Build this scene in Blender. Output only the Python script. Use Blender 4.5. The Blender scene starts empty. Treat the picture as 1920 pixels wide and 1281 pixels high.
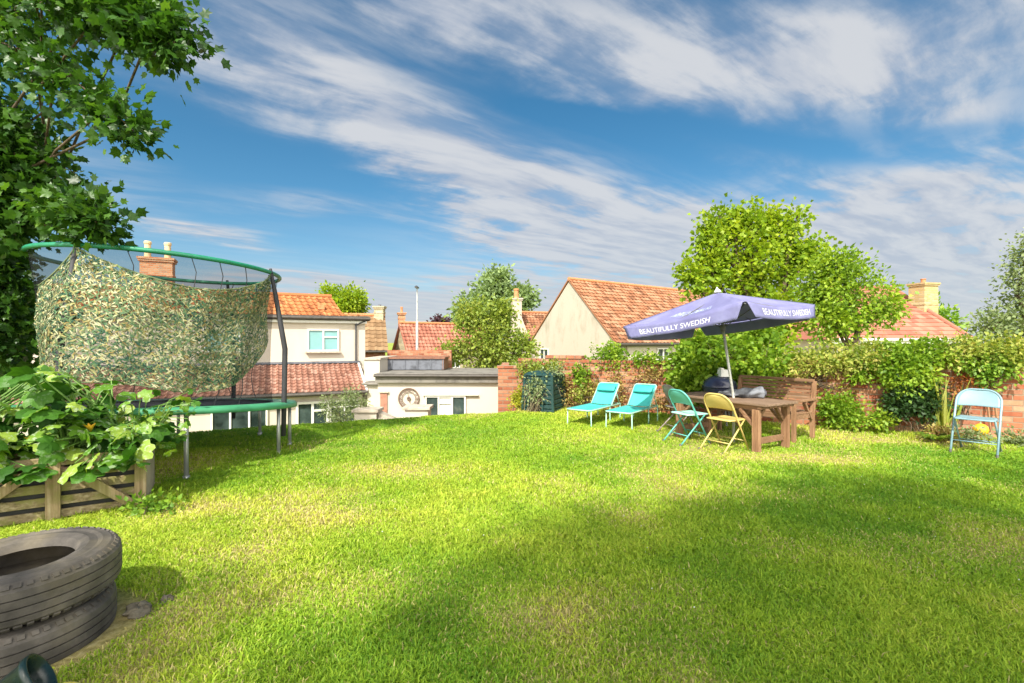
import bpy, math, random
import numpy as np
from mathutils import Vector, Matrix, noise as mnoise
random.seed(7)
RNG = np.random.default_rng(11)
R = math.radians
sc = bpy.context.scene
COL = sc.collection

# ---------------------------------------------------------------- camera
cam_d = bpy.data.cameras.new("camera"); cam = bpy.data.objects.new("camera", cam_d); COL.objects.link(cam)
cam.location = (0, 0, 1.5); cam.rotation_euler = (R(90), 0, 0)
cam_d.sensor_width = 36; cam_d.lens = 17.0; cam_d.clip_start = 0.05; cam_d.clip_end = 3000
sc.camera = cam
F = 17.0 / 36 * 1920

# ---------------------------------------------------------------- sun, sky, exposure
SUN_EL, SUN_AZ = 46.0, 198.0      # azimuth clockwise from +Y: behind the viewer, a little left
sl = bpy.data.lights.new("sun", 'SUN'); sun = bpy.data.objects.new("sun", sl); COL.objects.link(sun)
sd = Vector((math.sin(R(SUN_AZ)) * math.cos(R(SUN_EL)), math.cos(R(SUN_AZ)) * math.cos(R(SUN_EL)), math.sin(R(SUN_EL))))
sun.rotation_euler = sd.to_track_quat('Z', 'Y').to_euler(); sun.location = (-10, -30, 40)
sl.energy = 3.1; sl.angle = R(0.9); sl.color = (1.0, 0.95, 0.85)
sc.view_settings.view_transform = 'Standard'; sc.view_settings.look = 'None'
sc.view_settings.exposure = 1.38; sc.view_settings.gamma = 1.0
sc.cycles.max_bounces = 6; sc.cycles.transparent_max_bounces = 16

class NT:
    """small helper to write node trees"""
    def __init__(s, tree): s.t = tree; s.n = tree.nodes; s.l = tree.links
    def new(s, typ, **kw):
        n = s.n.new(typ)
        for k, v in kw.items():
            setattr(n, k, v)
        return n
    def link(s, a, b): s.l.new(a, b)
    def inp(s, sock, v):
        if hasattr(v, 'is_linked') or isinstance(v, bpy.types.NodeSocket): s.l.new(v, sock)
        else: sock.default_value = v
    def math(s, op, a, b=None, c=None, clamp=False):
        n = s.n.new('ShaderNodeMath'); n.operation = op; n.use_clamp = clamp
        s.inp(n.inputs[0], a)
        if b is not None: s.inp(n.inputs[1], b)
        if c is not None: s.inp(n.inputs[2], c)
        return n.outputs[0]
    def noise(s, vec, scale, detail=4, rough=.55, dist=0.0):
        n = s.n.new('ShaderNodeTexNoise'); n.inputs['Scale'].default_value = scale
        n.inputs['Detail'].default_value = detail; n.inputs['Roughness'].default_value = rough
        n.inputs['Distortion'].default_value = dist
        if vec is not None: s.l.new(vec, n.inputs['Vector'])
        return n.outputs[0]
    def ramp(s, fac, stops, interp='LINEAR'):
        n = s.n.new('ShaderNodeValToRGB'); n.color_ramp.interpolation = interp
        el = n.color_ramp.elements
        while len(el) < len(stops): el.new(0.5)
        for e, (p, c) in zip(el, stops):
            e.position = p; e.color = tuple(c) + (1,) if len(c) == 3 else c
        s.l.new(fac, n.inputs[0]); return n.outputs[0]
    def mix(s, fac, a, b, mode='MIX'):
        n = s.n.new('ShaderNodeMix'); n.data_type = 'RGBA'; n.blend_type = mode
        s.inp(n.inputs[0], fac)
        for sk, v in ((n.inputs[6], a), (n.inputs[7], b)):
            if isinstance(v, tuple): sk.default_value = v + (1,) if len(v) == 3 else v
            else: s.l.new(v, sk)
        return n.outputs[2]
    def smooth(s, x, lo, hi):
        n = s.n.new('ShaderNodeMapRange'); n.interpolation_type = 'SMOOTHSTEP'
        s.inp(n.inputs[0], x); n.inputs[1].default_value = lo; n.inputs[2].default_value = hi
        return n.outputs[0]

def build_world():
    w = bpy.data.worlds.new("World"); sc.world = w; w.use_nodes = True
    T = NT(w.node_tree); T.n.clear()
    out = T.new('ShaderNodeOutputWorld'); bg = T.new('ShaderNodeBackground')
    sky = T.new('ShaderNodeTexSky', sky_type='NISHITA', sun_disc=False)
    sky.sun_elevation = R(SUN_EL); sky.sun_rotation = R(SUN_AZ)
    sky.air_density = 1.0; sky.dust_density = 0.6; sky.ozone_density = 3.0
    geo = T.new('ShaderNodeTexCoord').outputs['Generated']
    sep = T.new('ShaderNodeSeparateXYZ'); T.link(geo, sep.inputs[0])
    x, y, z = sep.outputs
    zc = T.math('ADD', T.math('MAXIMUM', z, 0.0), 0.05)
    # cloud layer: direction projected on a high plane (u,v)
    u = T.math('DIVIDE', x, zc); v = T.math('DIVIDE', y, zc)
    a = R(54)     # streaks run towards this azimuth
    al = T.math('ADD', T.math('MULTIPLY', u, math.sin(a)), T.math('MULTIPLY', v, math.cos(a)))
    ac = T.math('SUBTRACT', T.math('MULTIPLY', u, math.cos(a)), T.math('MULTIPLY', v, math.sin(a)))
    def comb(p, q, r=0.0):
        c = T.new('ShaderNodeCombineXYZ')
        for i, s_ in enumerate((p, q, r)): T.inp(c.inputs[i], s_)
        return c.outputs[0]
    warp = T.noise(comb(T.math('MULTIPLY', al, .55), ac), 0.9, 3, .5)
    wv = T.math('MULTIPLY', T.math('SUBTRACT', warp, .5), 0.55)
    acw = T.math('ADD', ac, wv)
    streak = T.noise(comb(T.math('MULTIPLY', al, 1.0), T.math('MULTIPLY', acw, 3.6), 3.1), 1.3, 8, .58)
    fluff = T.noise(comb(al, acw, 8.0), 3.2, 8, .6)
    tex = T.math('ADD', T.math('MULTIPLY', streak, .6), T.math('MULTIPLY', fluff, .4))
    # broad fields of cirrus, in direction space (gx = x/y, gz = z/y ahead of the viewer)
    yy = T.math('MAXIMUM', T.math('ABSOLUTE', y), 0.05)
    gx = T.math('DIVIDE', x, yy); gz = T.math('DIVIDE', z, yy)
    gx = T.math('ADD', gx, T.math('MULTIPLY', T.math('SUBTRACT', fluff, .5), .22))
    gz = T.math('ADD', gz, T.math('MULTIPLY', T.math('SUBTRACT', warp, .5), .16))
    def band(px, py, ang, L, W, amp):
        cx, cz = (px - 960) / F, (640 - py) / F
        c, s_ = math.cos(R(ang)), -math.sin(R(ang))
        dx = T.math('SUBTRACT', gx, cx); dz = T.math('SUBTRACT', gz, cz)
        p = T.math('DIVIDE', T.math('ADD', T.math('MULTIPLY', dx, c), T.math('MULTIPLY', dz, s_)), L / F)
        q = T.math('DIVIDE', T.math('ADD', T.math('MULTIPLY', dx, -s_), T.math('MULTIPLY', dz, c)), W / F)
        e = T.math('ADD', T.math('MULTIPLY', p, p), T.math('MULTIPLY', q, q))
        return T.math('MULTIPLY', T.math('POWER', 2.718, T.math('MULTIPLY', e, -1.0)), amp)
    bands = [(1040, 95, 19, 460, 75, .95), (1400, 50, 10, 460, 90, .7), (1800, 50, -12, 420, 110, .7), (1650, 165, 10, 330, 40, .5),
             (640, 150, 26, 300, 70, .5), (980, 345, 20, 460, 70, .9), (860, 320, 30, 200, 55, .5), (1700, 390, -14, 460, 110, 1.0),
             (1500, 450, 4, 520, 60, .75), (360, 425, 8, 140, 16, 1.0), (600, 390, 3, 180, 28, .55), (430, 80, 12, 260, 110, .5),
             (1080, 460, 4, 320, 34, .85), (820, 565, 0, 560, 42, .95), (1750, 560, 0, 560, 130, 1.0), (500, 560, 0, 300, 50, .4), (180, 320, 0, 260, 120, .35),
(1400, 250, 8, 330, 26, -.6), (1850, 215, -6, 200, 20, -.35), (420, 290, 14, 300, 60, -.5), (1150, 240, 16, 180, 24, -.4), (700, 430, 8, 260, 30, -.3)]
    tot = None
    for b in bands:
        g = band(*b); tot = g if tot is None else T.math('ADD', tot, g)
    dens = T.math('MULTIPLY', tot, T.math('ADD', T.math('MULTIPLY', T.smooth(tex, .36, .62), .95), .42))
    haze = T.math('MULTIPLY', T.smooth(gz, .30, -.02), .5)
    fac = T.math('ADD', T.smooth(dens, -.05, 1.15), haze, clamp=True)
    fac = T.math('MULTIPLY', fac, .93)
    # unseen bright cloud, added behind the viewer to fill the shade with light
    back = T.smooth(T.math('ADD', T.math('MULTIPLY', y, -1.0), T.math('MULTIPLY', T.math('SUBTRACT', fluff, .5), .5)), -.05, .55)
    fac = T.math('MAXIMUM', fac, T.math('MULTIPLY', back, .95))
    ctone = T.mix(T.smooth(streak, .36, .62), (1.42, 1.58, 1.88), (2.05, 2.10, 2.20))
    ctone = T.mix(T.math('MULTIPLY', T.smooth(gz, .32, .0), .75), ctone, (1.75, 1.88, 2.05))
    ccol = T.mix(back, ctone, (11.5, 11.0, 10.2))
    hs = T.new('ShaderNodeHueSaturation'); hs.inputs['Hue'].default_value = .486; hs.inputs['Saturation'].default_value = 1.28; hs.inputs['Value'].default_value = .395
    T.link(sky.outputs[0], hs.inputs['Color'])
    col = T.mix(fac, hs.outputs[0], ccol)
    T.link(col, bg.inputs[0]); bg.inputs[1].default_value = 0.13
    T.link(bg.outputs[0], out.inputs[0])
build_world()

# ---------------------------------------------------------------- helpers
def px(x, y, Y):
    """point seen at photo pixel x,y at distance Y"""
    return np.array(((x - 960) / F * Y, Y, 1.5 + (640 - y) / F * Y))

def tag(o, label=None, cat=None, group=None, kind=None):
    if label: o['label'] = label
    if cat: o['category'] = cat
    if group: o['group'] = group
    if kind: o['kind'] = kind
    return o

def thing(name, label, cat, loc=(0, 0, 0), rz=0.0, group=None):
    o = bpy.data.objects.new(name, None); COL.objects.link(o)
    o.location = loc; o.rotation_euler = (0, 0, rz); o.empty_display_size = .1
    return tag(o, label, cat, group)

def wloc(o):
    v = Vector((0, 0, 0))
    while o is not None: v += Vector(o.location); o = o.parent
    return v

class MB:
    def __init__(s): s.v = []; s.f = []; s.r = []; s.cur = None
    def add(s, vs, fs):
        b = len(s.v); s.v += [tuple(p) for p in vs]; s.f += [tuple(i + b for i in f) for f in fs]
        s.r += [s.cur if s.cur is not None else 0.5] * len(fs); return s
    def obox(s, o, a, b, c):
        """box from a corner and three edge vectors"""
        o, a, b, c = (Vector(t) for t in (o, a, b, c))
        if a.cross(b).dot(c) < 0: a, b = b, a
        p = [o, o + a, o + a + b, o + b]; p += [q + c for q in p]
        return s.add(p, [(3, 2, 1, 0), (4, 5, 6, 7), (0, 1, 5, 4), (1, 2, 6, 5), (2, 3, 7, 6), (3, 0, 4, 7)])
    def box(s, c, sz, M=None):
        c = Vector(c); sz = Vector(sz)
        M = M or Matrix.Identity(3)
        ax = [M @ Vector(e) for e in ((sz.x, 0, 0), (0, sz.y, 0), (0, 0, sz.z))]
        return s.obox(c - (ax[0] + ax[1] + ax[2]) / 2, *ax)
    def beam(s, p, q, w, h, up=(0, 0, 1)):
        """rectangular bar from p to q, w across, h along up"""
        p, q = Vector(p), Vector(q); d = q - p; up = Vector(up)
        sd_ = d.cross(up).normalized(); u2 = sd_.cross(d).normalized()
        return s.obox(p - sd_ * w / 2 - u2 * h / 2, d, sd_ * w, u2 * h)
    def tube(s, pts, r, n=8, closed=False, caps=True):
        pts = [Vector(p) for p in pts]; m = len(pts)
        rr = r if hasattr(r, '__len__') else [r] * m
        vs = []; up = None
        for i, p in enumerate(pts):
            if closed: t = pts[(i + 1) % m] - pts[i - 1]
            else: t = pts[min(i + 1, m - 1)] - pts[max(i - 1, 0)]
            t = t.normalized() if t.length > 1e-9 else Vector((0, 0, 1))
            if up is None:
                up = Vector((0, 0, 1)) if abs(t.z) < .9 else Vector((1, 0, 0))
            a = (up - t * up.dot(t))
            a = a.normalized() if a.length > 1e-6 else t.orthogonal().normalized()
            b = t.cross(a); up = a
            for k in range(n):
                an = 2 * math.pi * k / n
                vs.append(p + (a * math.cos(an) + b * math.sin(an)) * rr[i])
        fs = []
        for i in range(m if closed else m - 1):
            j = (i + 1) % m
            for k in range(n):
                l = (k + 1) % n
                fs.append((i * n + k, i * n + l, j * n + l, j * n + k))
        if caps and not closed:
            fs.append(tuple(range(n - 1, -1, -1))); fs.append(tuple((m - 1) * n + k for k in range(n)))
        return s.add(vs, fs)
    def lathe(s, prof, c=(0, 0, 0), n=48, cap=False):
        """profile of (r,z) round the z axis"""
        c = Vector(c); vs = []; fs = []; m = len(prof)
        for k in range(n):
            an = 2 * math.pi * k / n
            for r_, z_ in prof: vs.append(c + Vector((r_ * math.cos(an), r_ * math.sin(an), z_)))
        for k in range(n):
            l = (k + 1) % n
            for i in range(m - 1): fs.append((k * m + i, l * m + i, l * m + i + 1, k * m + i + 1))
        return s.add(vs, fs)
    def prism(s, poly, ext):
        """polygon (3D points) extruded by ext"""
        poly = [Vector(p) for p in poly]; ext = Vector(ext); n = len(poly)
        nrm = sum(((poly[i] - poly[0]).cross(poly[i + 1] - poly[0]) for i in range(1, n - 1)), Vector())
        if nrm.dot(ext) > 0: poly.reverse()
        vs = poly + [p + ext for p in poly]
        fs = [tuple(range(n)), tuple(range(2 * n - 1, n - 1, -1))]
        fs += [(i, i + n, (i + 1) % n + n, (i + 1) % n) for i in range(n)]
        return s.add(vs, fs)
    def grid(s, fn, nu, nv):
        vs = [fn(i / nu, j / nv) for i in range(nu + 1) for j in range(nv + 1)]
        w = nv + 1
        return s.add(vs, [(i * w + j, (i + 1) * w + j, (i + 1) * w + j + 1, i * w + j + 1) for i in range(nu) for j in range(nv)])
    def build(s, name, m, parent=None, smooth=False, bevel=0, local=False, rnd=False, thick=0):
        me = bpy.data.meshes.new(name)
        off = Vector((0, 0, 0)) if (parent is None or local) else wloc(parent)
        me.from_pydata([(p[0] - off.x, p[1] - off.y, p[2] - off.z) for p in s.v], [], s.f)
        if m is not None: me.materials.append(m)
        if smooth: me.polygons.foreach_set('use_smooth', [True] * len(me.polygons))
        if rnd:
            at = me.attributes.new('rnd', 'FLOAT', 'FACE'); at.data.foreach_set('value', s.r)
        o = bpy.data.objects.new(name, me); COL.objects.link(o)
        if parent is not None: o.parent = parent
        if thick:
            md = o.modifiers.new('thick', 'SOLIDIFY'); md.thickness = thick; md.offset = 0
        if bevel:
            md = o.modifiers.new('bevel', 'BEVEL'); md.width = bevel; md.segments = 2; md.limit_method = 'ANGLE'
        return o

def np_mesh(name, V, loops, counts, m, parent=None, rnd=None, col=None, smooth=False):
    me = bpy.data.meshes.new(name)
    off = np.array(wloc(parent)) if parent is not None else np.zeros(3)
    V = (V - off).astype(np.float32)
    me.vertices.add(len(V)); me.vertices.foreach_set('co', V.ravel())
    me.loops.add(len(loops)); me.loops.foreach_set('vertex_index', loops.astype(np.int32))
    me.polygons.add(len(counts))
    st = np.concatenate(([0], np.cumsum(counts)[:-1])).astype(np.int32)
    me.polygons.foreach_set('loop_start', st)
    if smooth: me.polygons.foreach_set('use_smooth', np.ones(len(counts), bool))
    me.update(calc_edges=True)
    if rnd is not None:
        at = me.attributes.new('rnd', 'FLOAT', 'FACE'); at.data.foreach_set('value', rnd.astype(np.float32))
    if col is not None:
        at = me.attributes.new('Col', 'FLOAT_COLOR', 'POINT'); at.data.foreach_set('color', col.astype(np.float32).ravel())
    me.materials.append(m)
    o = bpy.data.objects.new(name, me); COL.objects.link(o)
    if parent is not None: o.parent = parent
    return o

# ---- value noise in numpy
_L = np.random.default_rng(5).random((64, 64))
def vn(x, y, s):
    x = np.asarray(x) * s; y = np.asarray(y) * s
    xi = np.floor(x).astype(int); yi = np.floor(y).astype(int); fx = x - xi; fy = y - yi
    fx = fx * fx * (3 - 2 * fx); fy = fy * fy * (3 - 2 * fy)
    g = lambda a, b: _L[a % 64, b % 64]
    return (g(xi, yi) * (1 - fx) + g(xi + 1, yi) * fx) * (1 - fy) + (g(xi, yi + 1) * (1 - fx) + g(xi + 1, yi + 1) * fx) * fy
def fbm(x, y, s, o=4):
    t = 0; a = .5; n = 0
    for i in range(o): t = t + a * vn(np.asarray(x) + 17.3 * i, np.asarray(y) - 9.1 * i, s); n += a; a *= .55; s *= 2.1
    return t / n

# ---------------------------------------------------------------- materials
def bsdf(T, rough=.6, spec=.4, metal=0.0):
    b = T.new('ShaderNodeBsdfPrincipled'); b.inputs['Roughness'].default_value = rough
    b.inputs['Specular IOR Level'].default_value = spec; b.inputs['Metallic'].default_value = metal
    return b
def newmat(name):
    m = bpy.data.materials.new(name); m.use_nodes = True; T = NT(m.node_tree); T.n.clear()
    return m, T, T.new('ShaderNodeOutputMaterial')
def objco(T, scale=(1, 1, 1)):
    c = T.new('ShaderNodeTexCoord').outputs['Object']
    mp = T.new('ShaderNodeMapping'); mp.inputs['Scale'].default_value = scale; T.link(c, mp.inputs[0]); return mp.outputs[0]
def bump(T, b, h, strength=.3, dist=.01):
    n = T.new('ShaderNodeBump'); n.inputs['Strength'].default_value = strength; n.inputs['Distance'].default_value = dist
    T.link(h, n.inputs['Height']); T.link(n.outputs[0], b.inputs['Normal'])

def m_plain(name, c, rough=.6, spec=.4, var=.18, scale=6, metal=0.0, bmp=.15, c2=None, scale3=(1, 1, 1), sheen=None):
    """painted / plastic / metal surface with uneven tone and fine bump"""
    m, T, out = newmat(name); b = bsdf(T, rough, spec, metal); co = objco(T, scale3)
    n1 = T.noise(co, scale, 6, .6)
    c2 = c2 or tuple(k * (1 - var * 2) for k in c)
    hi = tuple(min(1, k * (1 + var * .5)) for k in c)
    T.link(T.ramp(n1, [(.3, c2), (.52, c), (.75, hi)]), b.inputs['Base Color'])
    n2 = T.noise(co, scale * 7, 3, .6); bump(T, b, n2, bmp, .004)
    T.link(T.math('MULTIPLY_ADD', n2, .25, rough - .12), b.inputs['Roughness'])
    T.link(b.outputs[0], out.inputs[0]); return m

def m_leaf(name, cols, transl=.35, rough=.5, pale=0.0, sc_=3.0):
    m, T, out = newmat(name)
    at = T.new('ShaderNodeAttribute', attribute_name='rnd').outputs['Fac']
    n = T.noise(objco(T), sc_, 3, .5)
    f = T.math('ADD', T.math('MULTIPLY', at, .72), T.math('MULTIPLY', T.math('SUBTRACT', n, .3), .6), clamp=True)
    k = len(cols)
    c = T.ramp(f, [(i / (k - 1) * .9 + .05, cc) for i, cc in enumerate(cols)])
    if pale:
        n2 = T.smooth(T.noise(objco(T), 34, 2, .5), .56, .66)
        c = T.mix(T.math('MULTIPLY', n2, pale), c, (.42, .52, .34))
    b = bsdf(T, rough, .35); T.link(c, b.inputs['Base Color'])
    tr = T.new('ShaderNodeBsdfTranslucent'); T.link(T.mix(1.0, c, (1.25, 1.25, .55), 'MULTIPLY'), tr.inputs[0])
    mx = T.new('ShaderNodeMixShader'); mx.inputs[0].default_value = transl
    T.link(b.outputs[0], mx.inputs[1]); T.link(tr.outputs[0], mx.inputs[2]); T.link(mx.outputs[0], out.inputs[0]); return m

def m_wood(name, c1, c2, c3, axis=0, scale=5, green=0.0):
    m, T, out = newmat(name); b = bsdf(T, .75, .25)
    sc3 = [22, 22, 22]; sc3[axis] = 1.2
    g = T.noise(objco(T, tuple(sc3)), 1.6, 6, .65, .3)
    big = T.noise(objco(T), scale, 4, .6)
    c = T.ramp(g, [(.3, c1), (.5, c2), (.7, c3)])
    c = T.mix(T.math('MULTIPLY', T.smooth(big, .35, .7), .5), c, c1)
    if green:
        c = T.mix(T.math('MULTIPLY', T.smooth(T.noise(objco(T), 7, 4, .6), .42, .6), green), c, (.17, .17, .04))
    T.link(c, b.inputs['Base Color']); bump(T, b, g, .5, .004)
    T.link(b.outputs[0], out.inputs[0]); return m

def m_render(name, c, stain=(.45, .42, .34), amt=.35, scale=.9):
    """rendered / painted masonry with streaky weather stains"""
    m, T, out = newmat(name); b = bsdf(T, .9, .15)
    a = T.noise(objco(T, (1, 1, .35)), scale * 2.2, 6, .65)
    g = T.noise(objco(T), 22, 4, .6)
    cc = T.mix(T.math('MULTIPLY', T.smooth(a, .48, .72), amt), c, stain)
    cc = T.mix(T.math('MULTIPLY', T.smooth(g, .5, .7), amt * .3), cc, stain)
    T.link(cc, b.inputs['Base Color']); bump(T, b, g, .35, .01)
    T.link(b.outputs[0], out.inputs[0]); return m

def m_brick(name, cols, mortar, bw=.225, bh=.075, ms=.01, weather=.4):
    """brick courses laid along local x and z"""
    m, T, out = newmat(name); b = bsdf(T, .9, .15)
    co = T.new('ShaderNodeTexCoord').outputs['Object']
    sp = T.new('ShaderNodeSeparateXYZ'); T.link(co, sp.inputs[0])
    cb = T.new('ShaderNodeCombineXYZ'); T.link(T.math('ADD', sp.outputs[0], sp.outputs[1]), cb.inputs[0]); T.link(sp.outputs[2], cb.inputs[1])
    br = T.new('ShaderNodeTexBrick'); T.link(cb.outputs[0], br.inputs['Vector'])
    br.inputs['Scale'].default_value = 1; br.inputs['Brick Width'].default_value = bw; br.inputs['Row Height'].default_value = bh
    br.inputs['Mortar Size'].default_value = ms; br.inputs['Mortar Smooth'].default_value = .3; br.inputs['Bias'].default_value = 0
    br.inputs['Color1'].default_value = (0, 0, 0, 1); br.inputs['Color2'].default_value = (1, 1, 1, 1); br.inputs['Mortar'].default_value = (.5, .5, .5, 1)
    vr = T.noise(co, 11, 4, .7)
    f = T.math('ADD', T.math('MULTIPLY', br.outputs['Color'], .6), T.math('MULTIPLY', vr, .5))
    c = T.ramp(f, [(.15 + .7 * i / (len(cols) - 1), k) for i, k in enumerate(cols)])
    c = T.mix(br.outputs['Fac'], c, mortar)
    c = T.mix(T.math('MULTIPLY', T.smooth(T.noise(co, 2.3, 5, .65), .5, .68), weather), c, (.3, .27, .2))
    T.link(c, b.inputs['Base Color'])
    h = T.math('SUBTRACT', T.math('MULTIPLY', vr, .5), br.outputs['Fac']); bump(T, b, h, .8, .012)
    T.link(b.outputs[0], out.inputs[0]); return m

def m_tile(name, cols, lichen=.25):
    m, T, out = newmat(name); b = bsdf(T, .85, .2)
    at = T.new('ShaderNodeAttribute', attribute_name='rnd').outputs['Fac']
    co = T.new('ShaderNodeTexCoord').outputs['Object']
    f = T.math('ADD', T.math('MULTIPLY', at, .75), T.math('MULTIPLY', T.noise(co, 4, 5, .7), .3))
    c = T.ramp(f, [(.1 + .8 * i / (len(cols) - 1), k) for i, k in enumerate(cols)])
    c = T.mix(T.math('MULTIPLY', T.smooth(T.noise(co, 3.0, 6, .7), .52, .7), lichen), c, (.16, .12, .08))
    T.link(c, b.inputs['Base Color']); bump(T, b, T.noise(co, 40, 3, .6), .3, .005)
    T.link(b.outputs[0], out.inputs[0]); return m

M = {}
M['white_wall'] = m_render('white_wall', (.50, .445, .37), (.60, .55, .44), .35)
M['white_wall2'] = m_render('white_wall2', (.52, .47, .39), (.50, .46, .38), .4, 1.4)
M['cream_wall'] = m_render('cream_wall', (.44, .38, .31), (.25, .23, .17), .7, .6)
M['stone_wall'] = m_brick('stone_wall', [(.30, .25, .15), (.42, .36, .23), (.52, .45, .30)], (.36, .32, .24), .4, .18, .015)
M['brick_red'] = m_brick('brick_red', [(.17, .05, .028), (.29, .095, .05), (.37, .15, .08), (.42, .24, .15)], (.26, .19, .13), .24, .085, .009, .3)
M['brick_chim'] = m_brick('brick_chim', [(.40, .13, .05), (.50, .20, .08), (.55, .30, .16)], (.40, .33, .24), .22, .075, .01)
M['brick_yellow'] = m_brick('brick_yellow', [(.36, .26, .10), (.46, .34, .15), (.5, .4, .22)], (.38, .32, .22), .3, .11, .012)
M['tile_orange'] = m_tile('tile_orange', [(.22, .075, .03), (.34, .125, .045), (.41, .18, .07)], .2)
M['tile_red'] = m_tile('tile_red', [(.17, .08, .055), (.27, .13, .09), (.34, .20, .15)], .45)
M['tile_gable'] = m_tile('tile_gable', [(.12, .055, .03), (.25, .105, .052), (.32, .15, .08), (.34, .20, .12)], .5)
M['tile_pale'] = m_tile('tile_pale', [(.25, .09, .06), (.34, .135, .09), (.40, .19, .13)], .2)
M['tile_tan'] = m_tile('tile_tan', [(.15, .09, .045), (.22, .135, .07), (.27, .18, .1)], .3)
M['fascia'] = m_plain('fascia', (.075, .065, .055), .6)
M['felt'] = m_plain('felt', (.20, .185, .16), .9, .2, .3, 3)
M['lead'] = m_plain('lead', (.13, .14, .165), .55, .4, .3, 4)
M['upvc'] = m_plain('upvc', (.66, .65, .60), .35, .5, .05)
M['pipe'] = m_plain('pipe', (.06, .06, .065), .4)
M['clay_pot'] = m_plain('clay_pot', (.60, .47, .28), .8, .2, .15)
M['clay_red'] = m_plain('clay_red', (.52, .22, .10), .8, .2, .15)
M['copping'] = m_plain('coping', (.46, .40, .32), .9, .2, .2, 8)
M['pole_grey'] = m_plain('pole_grey', (.42, .43, .42), .45, .4, .15, 5)
M['bark'] = m_wood('bark', (.05, .035, .022), (.11, .08, .05), (.2, .15, .1), 2, 4)
M['bark_pale'] = m_wood('bark_pale', (.12, .09, .06), (.22, .17, .11), (.33, .27, .2), 2, 4)
def m_glass():
    m, T, out = newmat('window_glass'); b = bsdf(T, .06, .8)
    n = T.noise(objco(T), 1.7, 3, .6)
    T.link(T.ramp(n, [(.35, (.012, .02, .02)), (.6, (.05, .075, .07)), (.75, (.13, .14, .12))]), b.inputs['Base Color'])
    T.link(b.outputs[0], out.inputs[0]); return m
M['glass'] = m_glass()
M['frosted'] = m_plain('frosted_glass', (.17, .36, .36), .2, .6, .12, 2)
M['blind'] = m_plain('blind', (.7, .7, .64), .7, .3, .1, 4)
L = {}
L['maple'] = m_leaf('leaf_maple', [(.014, .045, .008), (.03, .085, .012), (.06, .15, .018), (.13, .24, .025)], .42, .4, 0, 1.5)
L['dark'] = m_leaf('leaf_dark', [(.02, .045, .015), (.035, .08, .02), (.06, .13, .03)], .3)
L['bright'] = m_leaf('leaf_bright', [(.10, .19, .015), (.21, .33, .02), (.34, .43, .025), (.45, .46, .04)], .45, .5, 0, 1.2)
L['mid'] = m_leaf('leaf_mid', [(.07, .16, .02), (.14, .27, .03), (.24, .38, .035), (.36, .47, .05)], .4, .5, 0, 1.5)
L['ash'] = m_leaf('leaf_ash', [(.09, .18, .02), (.18, .30, .025), (.30, .42, .03), (.42, .48, .045)], .42, .5, 0, 1.5)
L['apple'] = m_leaf('leaf_apple', [(.09, .15, .03), (.19, .27, .04), (.32, .38, .06), (.46, .43, .12)], .4, .5, 0, 2)
L['far'] = m_leaf('leaf_far', [(.13, .20, .08), (.22, .31, .12), (.33, .42, .16)], .35, .6, 0, .8)  # distance haze put into the colour: paler, less saturated leaves
L['olive'] = m_leaf('leaf_olive', [(.11, .17, .06), (.22, .28, .12), (.35, .38, .19)], .3, .6)
L['shrub'] = m_leaf('leaf_shrub', [(.06, .14, .012), (.15, .27, .02), (.27, .40, .03), (.42, .46, .06)], .42, .5, 0, 2)
L['vine'] = m_leaf('leaf_vine', [(.09, .14, .025), (.19, .27, .04), (.32, .38, .06), (.50, .47, .12), (.48, .36, .16)], .4, .5, 0, 2.5)
L['dry'] = m_leaf('leaf_dry', [(.16, .09, .04), (.34, .22, .08), (.34, .30, .07), (.52, .40, .20)], .3, .7, 0, 3)
L['red'] = m_leaf('leaf_red', [(.22, .06, .03), (.42, .14, .04), (.45, .28, .06)], .4)
L['purple'] = m_leaf('leaf_purple', [(.05, .02, .03), (.12, .05, .07)], .3)
L['yellow'] = m_leaf('leaf_yellow', [(.20, .26, .02), (.38, .38, .03), (.55, .46, .04)], .4)
L['squash'] = m_leaf('leaf_squash', [(.04, .12, .012), (.10, .25, .02), (.18, .36, .03), (.34, .46, .07)], .38, .5, .55, 1.5)
L['blade'] = m_leaf('leaf_blade', [(.16, .24, .03), (.36, .42, .06), (.5, .48, .16)], .4)

# ---------------------------------------------------------------- terrain
def sdist(X, Y): return (np.asarray(X) + 4) * -.415 + (np.asarray(Y) - 8.8) * .909
def ground_z(X, Y):
    s = sdist(X, Y)
    t = np.clip((s + .25) / 2.6, 0, 1); t = t * t * (3 - 2 * t)
    far = np.hypot(X, np.asarray(Y) - 8)
    und = (fbm(X, Y, .35, 3) - .5) * .10 * np.clip(far / 3, .3, 1)
    return -2.35 * t + und * (1 - t)
def dryness(X, Y):
    d = np.clip((fbm(X + 3, Y, .85, 4) - .45) * 3.2, 0, 1) * .8
    for gx, gy, rx, ry, a in ((-1.35, 5.6, .8, .35, .9), (-1.5, 4.05, .5, .3, .8), (-2.75, 4.3, .5, .35, 1.0), (3.9, 6.15, .9, .3, 1.0), (-1.0, 2.9, .5, .3, .5),
                              (2.3, 6.6, .7, .4, .6), (3.1, 6.2, .9, .3, .7), (0.1, 2.6, .35, .25, .6), (-1.75, 2.5, .25, .5, .8), (1.1, 7.4, 1.0, .5, .3), (6.1, 7.4, 1.2, .3, .6), (-2.0, 3.4, .4, .25, .5)):
        d = d + a * np.exp(-((X - gx) / rx) ** 2 - ((Y - gy) / ry) ** 2)
    d = d + 1.2 * np.exp(-(np.maximum(0, np.hypot(X + 2.44, Y - 2.4) - .40) / .07) ** 2)
    return np.clip(d, 0, 1)

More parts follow.
